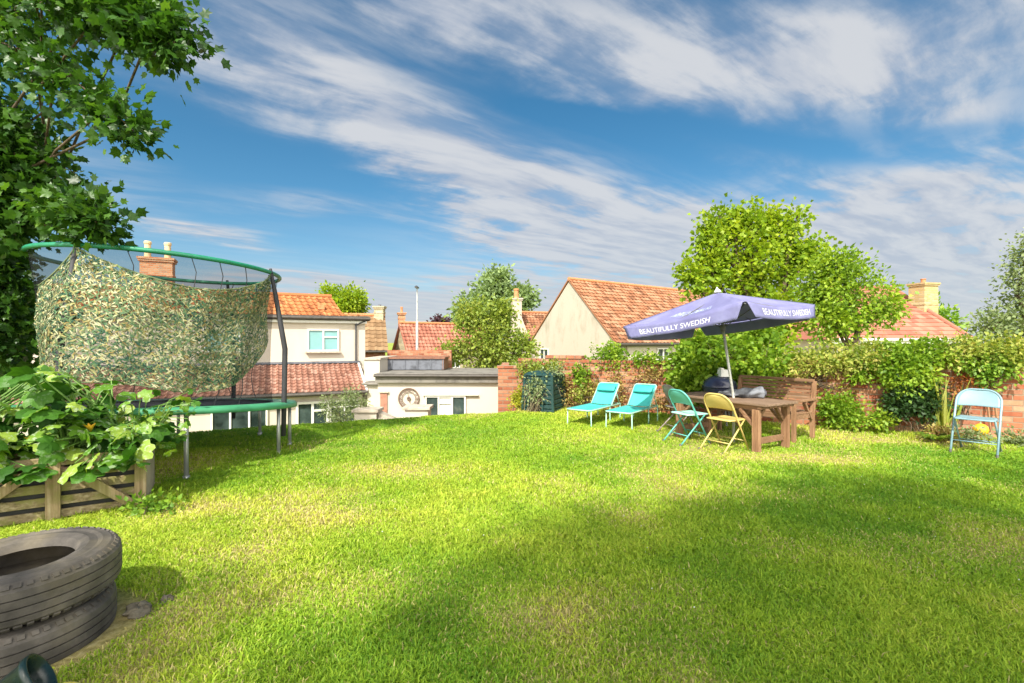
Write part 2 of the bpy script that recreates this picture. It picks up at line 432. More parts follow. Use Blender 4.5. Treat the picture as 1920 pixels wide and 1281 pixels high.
def m_ground():
    m, T, out = newmat('lawn_soil'); b = bsdf(T, .95, .1)
    at = T.new('ShaderNodeAttribute', attribute_name='Col').outputs['Fac']
    co = T.new('ShaderNodeTexCoord').outputs['Object']
    n = T.noise(co, 30, 5, .7); n2 = T.noise(co, 3, 4, .6)
    g = T.ramp(n, [(.3, (.10, .17, .02)), (.5, (.22, .31, .035)), (.7, (.36, .41, .07))])
    d = T.ramp(n, [(.3, (.16, .12, .05)), (.5, (.34, .27, .11)), (.7, (.46, .38, .2))])
    c = T.mix(T.math('ADD', T.math('MULTIPLY', at, .85), T.math('MULTIPLY', n2, .12), clamp=True), g, d)
    T.link(c, b.inputs['Base Color']); bump(T, b, n, .8, .02)
    T.link(b.outputs[0], out.inputs[0]); return m
def build_ground():
    def axis(lo, hi, step, far):
        a = list(np.arange(lo, hi + 1e-6, step)); s = step * 1.6
        while a[-1] < far: a.append(a[-1] + s); s *= 1.5
        s = step * 1.6
        while a[0] > -far: a.insert(0, a[0] - s); s *= 1.5
        return np.array(a)
    xs = axis(-12, 13, .12, 900); ys = axis(-4, 16, .12, 900)
    Xg, Yg = np.meshgrid(xs, ys, indexing='ij'); Z = ground_z(Xg, Yg)
    V = np.stack([Xg, Yg, Z], -1).reshape(-1, 3)
    n1, n2 = len(xs), len(ys); i, j = np.meshgrid(np.arange(n1 - 1), np.arange(n2 - 1), indexing='ij')
    a = (i * n2 + j).ravel(); q = np.stack([a, a + n2, a + n2 + 1, a + 1], 1)
    d = dryness(Xg, Yg).ravel(); col = np.stack([d, d, d, np.ones_like(d)], 1)
    o = np_mesh('ground', V, q.ravel(), np.full(len(q), 4), m_ground(), col=col, smooth=True)
    tag(o, kind='structure')
build_ground()

WA = np.array((9.6, 6.38)); WB = np.array((.15, 11.64))     # line of the garden wall
wdir = (WB - WA) / np.linalg.norm(WB - WA); wnrm = np.array((-wdir[1], wdir[0]));
if wnrm[1] > 0: wnrm = -wnrm                                   # towards the lawn
def wall_side(X, Y): return (X - WA[0]) * wnrm[0] + (Y - WA[1]) * wnrm[1]   # >0 on the lawn side

def m_grass():
    m, T, out = newmat('grass_blades')
    c = T.new('ShaderNodeAttribute', attribute_name='Col').outputs['Color']
    b = bsdf(T, .55, .3); T.link(c, b.inputs['Base Color'])
    tr = T.new('ShaderNodeBsdfTranslucent'); T.link(c, tr.inputs[0])
    mx = T.new('ShaderNodeMixShader'); mx.inputs[0].default_value = .4
    T.link(b.outputs[0], mx.inputs[1]); T.link(tr.outputs[0], mx.inputs[2]); T.link(mx.outputs[0], out.inputs[0]); return m
TRC = (-4.53, 6.36)
def build_grass():
    P = []
    for y0, y1, dens in ((1.5, 2.6, 17000), (2.6, 4.2, 11500), (4.2, 6.5, 5400), (6.5, 12.2, 2400)):
        w = 1.12 * y1 + .3; n = int((y1 - y0) * 2 * w * dens)
        X = RNG.uniform(-w, w, n); Y = RNG.uniform(y0, y1, n)
        k = (np.abs(X) < 1.12 * Y + .3) & (sdist(X, Y) < 1.1) & (wall_side(X, Y) > .25) & (np.hypot(X + 2.41, Y - 2.42) > .42)
        P.append(np.stack([X[k], Y[k]], 1))
    P = np.concatenate(P); X, Y = P[:, 0], P[:, 1]
    dry = dryness(X, Y)
    k = RNG.random(len(X)) > dry * .45; X, Y, dry = X[k], Y[k], dry[k]
    soil = np.exp(-((np.hypot(X + 2.41, Y - 2.42) - .42) / .06) ** 2)
    k = RNG.random(len(X)) > soil * .9; X, Y, dry = X[k], Y[k], dry[k]
    n = len(X); Z = ground_z(X, Y)
    tuft = fbm(X, Y, 2.6, 3); big = fbm(X + 9, Y + 4, .5, 3)
    h = (.016 + .026 * np.clip((tuft - .3) * 2, 0, 1) + .014 * RNG.random(n)) * (1 - .35 * dry)
    h *= np.where(RNG.random(n) < .02, 1.5, 1)
    w = (.0015 + .0008 * RNG.random(n)) * (1 + Y / 3.0)
    an = RNG.uniform(0, 2 * np.pi, n); le = RNG.uniform(0, 2 * np.pi, n)
    # the mower misses the edges: longer grass at the wall foot, the planter and the trampoline legs
    dp = np.hypot(X + 3.42, Y - 4.62) ; edge = 1.6 * np.exp(-np.maximum(0, wall_side(X, Y) - .35) / .22) + 1.6 * np.exp(-(dp / .40) ** 2)
    for la in (R(-48), R(0), R(22), R(262), R(215)):
        lx_, ly_ = TRC[0] + 1.46 * math.cos(la), TRC[1] + 1.46 * math.sin(la); edge = edge + 1.4 * np.exp(-(np.hypot(X - lx_, Y - ly_) / .13) ** 2)
    for fx, fy in ((3.45, 6.75), (3.95, 7.0), (2.8, 6.6), (4.67, 7.5), (6.2, 6.4)): edge = edge + .8 * np.exp(-(np.hypot(X - fx, Y - fy) / .12) ** 2)
    h = h * (1 + np.minimum(edge, 2.2)) * (.8 + .45 * fbm(X, Y, 7.0, 2))
    lean = h * RNG.uniform(.2, 1.4, n)
    bx, by = np.cos(an) * w, np.sin(an) * w; lx, ly = np.cos(le) * lean, np.sin(le) * lean
    V = np.empty((n, 5, 3))
    V[:, 0] = np.stack([X - bx, Y - by, Z - .004], 1); V[:, 1] = np.stack([X + bx, Y + by, Z - .004], 1)
    V[:, 2] = np.stack([X + bx * .8 + lx * .35, Y + by * .8 + ly * .35, Z + h * .6], 1)
    V[:, 3] = np.stack([X - bx * .8 + lx * .35, Y - by * .8 + ly * .35, Z + h * .6], 1)
    V[:, 4] = np.stack([X + lx, Y + ly, Z + h * (1 - .4 * (lean / h) ** 1.5 / 1.6)], 1)
    base = np.arange(n) * 5
    L_ = np.stack([base, base + 1, base + 2, base + 3, base + 3, base + 2, base + 4], 1).ravel()
    cn = np.tile([4, 3], n)
    g1 = np.array((.13, .29, .018)); g2 = np.array((.32, .47, .03)); g3 = np.array((.56, .60, .075)); g4 = np.array((.64, .55, .22))
    t = np.clip(RNG.random(n) * .45 + (big - .32) * 1.0 + (tuft - .5) * .5 + dry * .45, 0, 1)[:, None]
    c = np.where(t < .5, g1 + (g2 - g1) * t * 2, g2 + (g3 - g2) * (t - .5) * 2)
    s = (RNG.random(n) < (.012 + .42 * dry))[:, None]
    c = np.where(s, g4 * RNG.uniform(.6, 1.1, (n, 1)), c)
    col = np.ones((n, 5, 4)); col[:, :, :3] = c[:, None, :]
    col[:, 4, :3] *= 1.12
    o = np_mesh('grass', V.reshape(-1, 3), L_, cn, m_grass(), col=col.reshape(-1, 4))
    tag(o, 'short mown lawn grass, part green and part dried to straw', 'grass', kind='stuff')
build_grass()
def build_clover():
    n = 150; X = RNG.normal(2.3, 1.7, n * 2); Y = RNG.uniform(2.0, 6.2, n * 2)
    k = (np.abs(X) < 1.1 * Y) & (fbm(X, Y, 1.2, 2) > .45); X, Y = X[k][:n], Y[k][:n]
    V = []; Fc = []; mb = MB()
    for x, y in zip(X, Y):
        z = float(ground_z(x, y)) + random.uniform(.035, .06); r = random.uniform(.003, .0065)
        mb.add([(x - r, y, z), (x, y - r, z), (x + r, y, z), (x, y + r, z), (x, y, z + r), (x, y, z - r)],
               [(0, 1, 4), (1, 2, 4), (2, 3, 4), (3, 0, 4), (1, 0, 5), (2, 1, 5), (3, 2, 5), (0, 3, 5)])
    o = mb.build('clover', m_plain('clover_white', (.45, .47, .38), .8)); tag(o, 'tiny white clover flowers scattered through the shaded lawn', 'clover', kind='stuff')
build_clover()

# ---------------------------------------------------------------- foliage
def tpl_simple(w=.34, fold=.10, curl=-.08):
    v = np.array([(0, 0, 0), (-w, .42, fold), (0, .5, 0), (w, .42, fold), (0, 1, curl)])
    return v, [(0, 2, 4, 1), (0, 3, 4, 2)]
def tpl_lobed(lobes, n_in=.45, cup=.12):
    """palmate leaf: lobes = list of (angle deg from the tip direction, radius); one ngon"""
    pts = []
    for i, (a, r) in enumerate(lobes):
        an = R(90 - a); pts.append((math.cos(an) * r, .35 + math.sin(an) * r, 0))
    pts = np.array(pts)
    c = np.array([[0, .35, 0]]); v = np.concatenate([c, pts]); rr = np.hypot(v[:, 0], v[:, 1] - .35)
    v[:, 2] = -cup * rr ** 1.5 + .05 * np.sin(v[:, 0] * 9)
    n = len(pts)
    return v, [(0, i + 1, (i + 1) % n + 1) for i in range(n)]
T_SIMPLE = tpl_simple(); T_NARROW = tpl_simple(.16, .05, -.2); T_ROUND = tpl_simple(.46, .12, -.05)
T_MAPLE = tpl_lobed([(0, .62), (-14, .38), (-26, .36), (-48, .56), (-66, .34), (-84, .33), (-108, .44), (-150, .30), (180, .33), (150, .30), (108, .44), (84, .33), (66, .34), (48, .56), (26, .36), (14, .38)][::-1])
T_SQUASH = tpl_lobed([(0, .62), (-18, .55), (-30, .46), (-48, .60), (-66, .56), (-80, .46), (-100, .58), (-125, .55), (-150, .50), (180, .16), (150, .50), (125, .55), (100, .58), (80, .46), (66, .56), (48, .60), (30, .46), (18, .55)][::-1], cup=.22)

def leaves(name, P, D, size, tpl, m, parent, up=.7, rnd=None, jit=.35, rng=RNG):
    """one mesh of n leaves at P pointing along D; normals lean upward by 'up'"""
    n = len(P); tv, tf = tpl
    d = D / (np.linalg.norm(D, axis=1, keepdims=True) + 1e-9)
    nr = rng.normal(size=(n, 3)) * (1 - up) + np.array((0, 0, up))
    nr -= d * (nr * d).sum(1, keepdims=True); nr /= np.linalg.norm(nr, axis=1, keepdims=True) + 1e-9
    x = np.cross(d, nr)
    s = size * (1 + rng.uniform(-jit, jit, n)); s = s[:, None, None]
    V = P[:, None, :] + s * (tv[None, :, 0:1] * x[:, None] + tv[None, :, 1:2] * d[:, None] + tv[None, :, 2:3] * nr[:, None])
    k = len(tv); base = (np.arange(n) * k)[:, None]
    fl = np.concatenate([np.array(f) for f in tf]); cn = np.array([len(f) for f in tf])
    lp = (base + fl[None]).ravel(); counts = np.tile(cn, n)
    r = rng.random(n) if rnd is None else rnd
    return np_mesh(name, V.reshape(-1, 3), lp, counts, m, parent, rnd=np.repeat(r, len(tf)))

def caps_points(caps, rng=RNG, shell=.55):
    """cluster centres in capsules (p0, p1, r0, r1, n)"""
    out = []; ctr = []
    for p0, p1, r0, r1, n in caps:
        p0, p1 = np.array(p0, float), np.array(p1, float)
        t = rng.random(n); c = p0 + (p1 - p0) * t[:, None]; r = r0 + (r1 - r0) * t
        d = rng.normal(size=(n, 3)); d /= np.linalg.norm(d, axis=1, keepdims=True)
        rad = rng.random(n) ** shell
        out.append(c + d * (r * rad)[:, None]); ctr.append(c)
    return np.concatenate(out), np.concatenate(ctr)

def foliage(name, caps, per, spread, size, tpl, m, parent, up=.6, out=.8, droop=.2, rng=RNG, clip=None, flat=1.0):
    C, ctr = caps_points(caps, rng)
    n = len(C); k = rng.poisson(per, n) + 2
    idx = np.repeat(np.arange(n), k)
    off = rng.normal(size=(len(idx), 3)) * spread * np.array((1, 1, flat)); P = C[idx] + off
    D = (P - ctr[idx]); D /= np.linalg.norm(D, axis=1, keepdims=True) + 1e-6
    D = D * out + rng.normal(size=P.shape) * .55 + off / (spread + 1e-6) * .3 - np.array((0, 0, droop))
    cl = rng.random(n)[idx]; r = np.clip(cl * .6 + rng.random(len(idx)) * .4, 0, 1)
    if clip is not None:
        kk = clip(P); P, D, r = P[kk], D[kk], r[kk]
    leaves(name, P, D, size, tpl, m, parent, up, r, rng=rng)
    return C, ctr

def wig(p, q, n, amp, rng=random):
    p, q = Vector(p), Vector(q); d = (q - p).length
    return [p.lerp(q, i / n) + (Vector([rng.gauss(0, 1) for _ in range(3)]) * amp * d * math.sin(math.pi * i / n)) for i in range(n + 1)]

def tree(name, label, base, caps, trunk_r, leaf, size, per=14, spread=.16, tpl=T_SIMPLE, bark='bark', cat='tree', up=.5, twigs=.5, group=None, fork=.45, droop=.15, seed=1, lean=(0, 0), limb=.5):
    rng = np.random.default_rng(seed); rr = random.Random(seed)
    t = thing(name, label, cat, base, 0, group)
    C, ctr = foliage('crown', caps, per, spread, size, tpl, L[leaf], t, up=up, droop=droop, rng=rng)
    b = Vector(base); mean = Vector(C.mean(0)); top = float(C[:, 2].max())
    f = Vector((b.x + (mean.x - b.x) * fork + lean[0], b.y + (mean.y - b.y) * fork + lean[1], b.z + (min(mean.z, top) - b.z) * fork * 1.3))
    mb = MB(); n = 7; pts = wig(b - Vector((0, 0, .1)), f, n, .02, rr)
    mb.tube(pts, [trunk_r * (1.35 if i == 0 else 1.1 - .45 * i / n) for i in range(n + 1)], 12)
    for p0, p1, r0, r1, nn in caps:
        c0 = Vector(p0).lerp(Vector(p1), .25); c1 = Vector(p0).lerp(Vector(p1), 1.0)
        s = pts[-1 - rr.randint(0, 2)]
        l = wig(s, c0, 4, .05, rr) + wig(c0, c1, 3, .05, rr)[1:]
        mb.tube(l, [trunk_r * limb * (1 - .85 * i / len(l)) for i in range(len(l))], 7)
    k = rng.choice(len(C), int(len(C) * twigs), replace=False)
    for i in k:
        mb.tube(wig(ctr[i], C[i], 2, .08, rr), [trunk_r * .09, trunk_r * .06, trunk_r * .03], 3, caps=False)
    mb.build('trunk', M[bark], t, smooth=True)
    return t

def shrub(name, label, base, caps, leaf, size, per=12, spread=.07, tpl=T_SIMPLE, cat='shrub', up=.5, group=None, seed=1, stems=8, droop=.1, bark='bark', clip=None, stem_r=.008):
    rng = np.random.default_rng(seed); rr = random.Random(seed)
    t = thing(name, label, cat, base, 0, group)
    C, ctr = foliage('foliage', caps, per, spread, size, tpl, L[leaf], t, up=up, droop=droop, rng=rng, clip=clip)
    mb = MB(); b = Vector(base)
    for i in rng.choice(len(C), min(stems, len(C)), replace=False):
        mb.tube(wig(b + Vector((rr.gauss(0, .06), rr.gauss(0, .06), -.03)), C[i], 4, .07, rr), [stem_r * (1 - .15 * q) for q in range(5)], 5, caps=False)
    mb.build('stem', M[bark], t, smooth=True)
    return t

# ---------------------------------------------------------------- building parts
def V3(*a): return Vector(a)
def tile_roof(name, m, parent, a, b, c, d, col_w, course, amp=.035, step=.022, seed=3, clip=None):
    """real tiles: a->b along the eave, d->c along the ridge; a wavy, stepped sheet"""
    a, b, c, d = (Vector(p) for p in (a, b, c, d)); rr = random.Random(seed)
    w = max((b - a).length, (c - d).length); h = ((d - a).length + (c - b).length) / 2
    nc, nr = max(2, round(w / col_w)), max(2, round(h / course))
    nrm = (b - a).cross(d - a).normalized()
    if nrm.z < 0: nrm = -nrm
    sub = 4; mb = MB()
    def pt(u, v, o):
        e = a.lerp(b, u).lerp(d.lerp(c, u), v); return e + nrm * o
    for i in range(nr):
        for j in range(nc):
            mb.cur = rr.random(); v0, v1 = i / nr, min(1.0, (i + 1.12) / nr); jig = rr.gauss(0, .004)
            vs = []
            for k in range(sub + 1):
                ph = k / sub; u = (j + ph) / nc; wv = amp * math.sin(2 * math.pi * ph) * .5 + (amp * .5 if ph < .5 else 0) * math.sin(math.pi * min(1, ph * 2))
                vs += [pt(u, v0, wv + step + .012 + jig), pt(u, v1, wv + jig), pt(u, v0, wv - .004 + jig)]
            fs = []
            for k in range(sub):
                q = k * 3; fs += [(q, q + 3, q + 4, q + 1), (q + 2, q + 5, q + 3, q)]
            mb.add(vs, fs)
    o = mb.build(name, m, parent, rnd=True)
    return o
def under(mb, a, b, c, d, t=.06, drop=.05):
    """deck below a tile sheet"""
    a, b, c, d = (Vector(p) for p in (a, b, c, d)); nrm = (b - a).cross(d - a).normalized()
    if nrm.z < 0: nrm = -nrm
    mb.prism([p - nrm * drop for p in (a, b, c, d)], -nrm * t)
def window(parent, o, u, w, h, out, cols=2, fr=.055, glass='glass', transom=None, name='window', depth=.07, sill=True, gm=None):
    """o = lower left corner on the wall face, u = unit vector to the right, out = outward normal"""
    o, u, out = Vector(o), Vector(u).normalized(), Vector(out).normalized(); z = V3(0, 0, 1)
    b = o + out * .004; mb = MB()
    mb.obox(b, u * w, z * fr, out * depth); mb.obox(b + z * (h - fr), u * w, z * fr, out * depth)
    xs = [0] + [w * i / cols - fr / 2 for i in range(1, cols)] + [w - fr]
    for x in xs: mb.obox(b + u * x + z * fr, u * fr, z * (h - 2 * fr), out * (depth - .003))
    if transom:
        for i, tz in transom:
            x0 = xs[i] + fr; mb.obox(b + u * x0 + z * (h * tz), u * (xs[i + 1] - x0), z * fr * .8, out * (depth - .006))
    f = mb.build(name, M['upvc'], parent)
    for i in range(cols):
        g = MB(); x0 = xs[i] + fr
        g.obox(b + u * x0 + z * fr - out * .0, u * (xs[i + 1] - x0), z * (h - 2 * fr), out * .02)
        g.build('pane', M[gm[i] if gm else glass], f)
    if sill:
        s = MB(); s.obox(b - u * .06 - z * .06, u * (w + .12), z * .055, out * (depth + .07)); s.build('sill', M['copping'], f)
    return f
def chimney(parent, c, w, d, z0, z1, m, pots=1, pot_h=.5, pot_r=.12, ang=0, pm='clay_pot', name='chimney'):
    mb = MB(); rot = Matrix.Rotation(ang, 3, 'Z'); h = z1 - z0
    mb.box((c[0], c[1], z0 + (h - .16) / 2), (w, d, h - .16), rot)
    mb.box((c[0], c[1], z1 - .12), (w + .1, d + .1, .08), rot); mb.box((c[0], c[1], z1 - .04), (w + .16, d + .16, .08), rot)
    mb.box((c[0], c[1], z0 + h * .62), (w + .05, d + .05, .07), rot)
    o = mb.build(name, m, parent)
    for i in range(pots):
        off = rot @ Vector(((i - (pots - 1) / 2) * w * .62, 0, 0)); p = MB(); r = pot_r
        p.lathe([(r * .98, 0), (r, .04), (r * .88, pot_h * .2), (r * .82, pot_h * .8), (r, pot_h * .86), (r, pot_h * .97), (r * .85, pot_h), (r * .7, pot_h), (r * .7, 0)], (c[0] + off.x, c[1] + off.y, z1 - .02), 14)
        p.build('chimney_pot', M[pm], o, smooth=False)
    return o

def house_left():
    u = V3(-.90, -.44, 0).normalized(); n = V3(.44, -.90, 0).normalized(); z = V3(0, 0, 1)
    C = V3(-5.77, 19.0, 0); g = -2.4
    h = thing('house', 'white rendered two storey house with orange pantile roof behind the trampoline', 'house', (C.x, C.y, g))
    LEN = 13
    at = lambda t, o, zz: V3(C.x, C.y, 0) + u * t + n * o + z * zz
    m = MB(); m.obox(at(LEN, 0, g), u * -LEN, n * -3.4, z * (2.34 - g)); m.build('wall', M['white_wall'], h)
    # flat front roof edge: fascia with gutter
    m = MB(); m.obox(at(LEN, .16, 2.30), u * -(LEN + .12), n * -.05, z * .16); m.obox(at(LEN, .14, 2.42), u * -(LEN + .12), n * -3.6, z * .06)
    m.obox(at(-.12, .16, 2.30), u * -.04, n * -3.6, z * .15)
    m.tube([at(LEN, .23, 2.40), at(-.16, .23, 2.38)], .055, 8); m.build('flat_roof', M['fascia'], h)
    m = MB(); m.obox(at(LEN, .11, 2.20), u * -(LEN + .05), n * -.10, z * .10); m.build('soffit', M['upvc'], h)
    # orange pantile pitched roof set back
    e0, e1 = at(.45, -2.0, 2.44), at(LEN, -2.0, 2.44); r0, r1 = at(.90, -3.75, 3.52), at(LEN, -3.75, 3.52)
    b0, b1 = at(.45, -6.2, 2.0), at(LEN, -6.2, 2.0)
    rf = tile_roof('roof', M['tile_orange'], h, e1, e0, r0, r1, .26, .28)
    m = MB(); under(m, e1, e0, r0, r1); under(m, r1, r0, b0, b1, drop=.02); m.prism([e0 - u * -.05, r0 - u * -.05 - z * .05, b0 - u * -.05], u * .1)
    m.build('roof_deck', M['brick_chim'], h)
    m = MB(); m.tube([at(.88, -3.75, 3.54), r1 + z * .02], .10, 8); m.build('ridge_tile', M['tile_orange'], rf, rnd=True)
    m = MB(); vc = e0.lerp(r0, .45) + u * .75 + n * .05; m.box((vc.x, vc.y, vc.z + .05), (.26, .3, .2), Matrix.Rotation(.45, 3, 'Z')); m.build('roof_vent', M['clay_red'], rf)
    ch = at(7.35, -3.75, 0)
    chimney(h, (ch.x, ch.y), 1.05, .6, 3.0, 4.78, M['brick_chim'], 2, .68, .13, math.atan2(u.y, u.x))
    # upper windows
    def win(t, zz, w, hh, o=0.0, **k): return window(h, at(t, o, zz), -u, w, hh, n, **k)
    win(2.10, 1.13, 1.12, .84, cols=2, glass='frosted', transom=[(1, .62)])
    win(5.4, 1.13, 1.12, .84, cols=2, glass='frosted')
    m = MB(); m.tube([at(.30, .07, 2.3), at(.36, .07, 2.15), at(.36, .07, .75)], .035, 8); m.tube([at(.0, .12, 2.3), at(.2, .1, 2.22), at(.36, .07, 2.12)], .03, 8)
    m.build('drainpipe', M['pipe'], h)
    # lean-to
    a = at(LEN, 1.95, -.22); b = at(.30, 1.95, -.22); c = at(.30, .02, .66); d = at(LEN, .02, .66)
    lr = tile_roof('roof', M['tile_red'], h, a, b, c, d, .19, .21, .035, .022, seed=8); m = MB(); under(m, a, b, c, d); m.build('roof_deck', M['fascia'], h)
    m = MB(); m.obox(at(LEN, .10, .68), u * -(LEN - .2), n * -.098, z * .07); m.build('flashing', M['lead'], h)
    m = MB(); m.obox(at(LEN, 1.7, g), u * -(LEN - .36), n * -1.697, z * (-.38 - g))
    m.prism([at(.36, 1.7, -.38), at(.36, .003, -.38), at(.36, .003, .52), at(.36, 1.7, -.28)], u * .2); m.build('lower_wall', M['white_wall'], h)
    m = MB(); m.obox(at(LEN, 1.98, -.34), u * -(LEN - .25), n * -.04, z * .13); m.tube([at(LEN, 2.02, -.27), at(.22, 2.02, -.28)], .05, 8); m.build('gutter', M['fascia'], h)
    m = MB(); m.prism([b + u * .0 - z * .1 - n * -.03, b + z * .05 - n * -.03, c + z * .05, c - z * .1], u * -.07); m.build('bargeboard', M['upvc'], h)
    def low(t, zz, w, hh, **k): return window(h, at(t, 1.70, zz), -u, w, hh, n, **k)
    low(2.55, -2.3, 1.05, 1.75, cols=2, sill=False, name='patio_door', fr=.08, transom=[(1, .8)])
    low(1.48, -1.35, 1.0, .80, cols=2, transom=[(0, .68), (1, .68)])
    low(5.0, -1.6, 1.6, 1.0, cols=3)
    return h
house_left()

def link_block():
    z = V3(0, 0, 1); g = -2.4
    h = thing('side_extension', 'narrow white rendered block joining the tall house to the flat roofed annex', 'extension', (-5.1, 17.6, g))
    m = MB(); m.obox((-5.42, 17.75, g), (.56, 0, 0), (0, 2.6, 0), z * (.83 - g)); m.build('wall', M['white_wall2'], h)
    m = MB(); m.obox((-5.46, 17.7, .832), (.64, 0, 0), (0, 2.7, 0), z * .07); m.build('coping', M['copping'], h)
    m = MB(); m.obox((-5.15, 17.2, g), (.42, 0, 0), (0, .545, 0), z * (-.02 - g)); m.build('porch', M['white_wall2'], h)
    m = MB(); m.obox((-5.22, 17.12, -.018), (.5, 0, 0), (0, .64, 0), z * .08); m.tube([(-5.3, 17.1, .0), (-4.75, 17.1, -.01)], .045, 8); m.build('porch_roof', M['felt'], h)
link_block()

def annex():
    z = V3(0, 0, 1); g = -2.4; y0 = 17.0; x0, x1 = -4.72, -.45
    h = thing('annex', 'single storey white flat roofed annex with felt fascia beside the brick wall', 'annex', ((x0 + x1) / 2, y0, g))
    m = MB(); m.obox((x0, y0, g), (x1 - x0, 0, 0), (0, 3.4, 0), z * (.10 - g)); m.build('wall', M['white_wall2'], h)
    m = MB(); m.obox((x0 - .05, y0 - .14, .06), (x1 - x0 + .12, 0, 0), (0, .05, 0), z * .24); m.obox((x1 + .02, y0 - .14, .06), (.05, 0, 0), (0, 3.6, 0), z * .24)
    m.obox((x0 - .05, y0 - .09, .102), (x1 - x0 + .07, 0, 0), (0, 3.5, 0), z * .17); m.build('fascia', M['felt'], h)
    m = MB(); m.obox((x0 - .09, y0 - .2, .302), (x1 - x0 + .22, 0, 0), (0, 3.75, 0), z * .06)
    m.tube([(x0 - .08, y0 - .22, .31), (x1 + .1, y0 - .22, .30)], .045, 8); m.build('flat_roof', M['fascia'], h)
    m = MB(); m.obox((x0 - .08, y0 - .18, .364), (x1 - x0 + .2, 0, 0), (0, 3.7, 0), z * .012); m.build('roof_felt', M['felt'], h)
    window(h, (-3.05, y0, -1.42), (1, 0, 0), 1.43, 1.02, (0, -1, 0), cols=3, transom=[(1, .72)], gm=['glass', 'blind', 'glass'])
    m = MB(); m.obox((-3.12, y0 - .12, -.385), (1.95, 0, 0), (0, .12, 0), z * .035); m.build('lintel', M['upvc'], h)
    # recessed brown door jamb
    m = MB(); m.obox((-4.62, y0 - .05, g), (.24, 0, 0), (0, .05, 0), z * (-.30 - g)); m.build('door', m_plain('brown_door', (.34, .16, .11), .6), h)
    m = MB(); m.obox((-4.66, y0 - .09, -.298), (.34, 0, 0), (0, .09, 0), z * .04); m.build('door_canopy', M['copping'], h)
    m = MB()
    m.obox((-5.22, 18.9, .40), (2.5, 0, 0), (0, 1.4, 0), z * .42)
    for i in range(6): m.obox((-5.2 + i * .5, 18.87, .41), (.03, 0, 0), (0, .04, 0), z * .40)
    rl = m.build('roof_lantern', M['lead'], h)
    m = MB(); m.obox((-5.3, 18.84, .822), (2.68, 0, 0), (0, 1.54, 0), z * .06); m.obox((-2.72, 18.88, .40), (.06, 0, 0), (0, 1.4, 0), z * .42); m.build('lantern_frame', m_plain('brown_frame', (.22, .10, .06)), rl)
    m = MB(); m.obox((-5.3, 20.55, -1), (2.72, 0, 0), (0, .3, 0), z * 2.13); m.build('back_wall', M['brick_red'], h)
annex()

def text_mesh(s, size=1.0, align='CENTER', bold=0.0):
    cu = bpy.data.curves.new('t', 'FONT'); cu.body = s; cu.size = size; cu.align_x = align; cu.offset = bold
    o = bpy.data.objects.new('t', cu); COL.objects.link(o)
    dg = bpy.context.evaluated_depsgraph_get(); me = o.evaluated_get(dg).to_mesh()
    v = [tuple(p.co) for p in me.vertices]; f = [tuple(p.vertices) for p in me.polygons]
    o.evaluated_get(dg).to_mesh_clear(); bpy.data.objects.remove(o); bpy.data.curves.remove(cu)
    return v, f

def wall_clock():
    c = Vector((-3.62, 16.955, -.50)); r = .355; t = thing('wall_clock', 'large round skeleton clock with roman numerals on the white annex wall', 'clock', (c.x, 17.0, c.z))
    ring = m_plain('clock_metal', (.17, .11, .085), .5); m = MB()
    cir = lambda rad: [c + V3(math.cos(2 * math.pi * k / 40) * rad, 0, math.sin(2 * math.pi * k / 40) * rad) for k in range(40)]
    m.tube(cir(r), .022, 6, True); m.tube(cir(r * .66), .010, 6, True); m.tube(cir(.05), .02, 6, True); m.build('ring', ring, t)
    for i, s in enumerate(('XII', 'I', 'II', 'III', 'IIII', 'V', 'VI', 'VII', 'VIII', 'IX', 'X', 'XI')):
        v, f = text_mesh(s, .13, bold=.004); a = -i * math.pi / 6; ca, sa = math.cos(a), math.sin(a)
        vs = []
        for x, y, _ in v:
            x *= .9; y += r * .70; vs.append((c.x + x * ca - y * sa, c.y - .005, c.z + x * sa + y * ca))
        m = MB(); m.add(vs, [q for q in f]); m.build('numeral', ring, t)
    m = MB(); m.beam(c + V3(0, -.012, 0), c + V3(.05, -.012, -.17), .02, .006, (0, 1, 0)); m.build('hour_hand', ring, t)
    m = MB(); m.beam(c + V3(0, -.022, 0), c + V3(-.03, -.022, .22), .014, .006, (0, 1, 0)); m.build('minute_hand', ring, t)
wall_clock()

def garden_pier(x0, x1, y, top, label):
    t = thing('wall_pier', label, 'wall', ((x0 + x1) / 2, y, -2.4), group='garden wall piers below the lawn')
    m = MB(); m.obox((x0, y, -2.4), (x1 - x0, 0, 0), (0, .5, 0), V3(0, 0, top + 2.4 - .08)); m.build('pier', M['white_wall'], t)
    m = MB(); m.obox((x0 - .06, y - .06, top - .078), (x1 - x0 + .12, 0, 0), (0, .62, 0), V3(0, 0, .08)); m.build('cap', M['copping'], t, bevel=.01)
garden_pier(-4.24, -3.65, 13.0, -.33, 'white rendered garden pier with stone cap right beside the grey-green bush')
garden_pier(-2.88, -2.26, 13.0, -.26, 'white rendered garden pier with stone cap below the round clock')
def low_wall():
    t = thing('step_wall', 'low white garden wall with sloping stone coping between the two capped piers', 'wall', (-3.2, 13.2, -2.4))
    pa, pb = V3(-3.62, 13.1, 0), V3(-2.92, 13.1, 0); z = V3(0, 0, 1)
    m = MB(); m.prism([pa - z * 2.4, pb - z * 2.4, pb - z * .82, pa - z * .50], (0, .3, 0)); m.build('wall', M['white_wall'], t)
    m = MB(); m.prism([pa - z * .497, pb - z * .817, pb - z * .74, pa - z * .42], (0, .34, 0)); m.build('coping', M['copping'], t)
    m = MB(); m.obox((-3.7, 12.2, -2.4), (1.35, 0, 0), (0, .6, 0), (0, 0, 1.72)); m.obox((-3.75, 12.15, -.678), (1.45, 0, 0), (0, .7, 0), (0, 0, .06)); m.build('step', M['copping'], t)
low_wall()

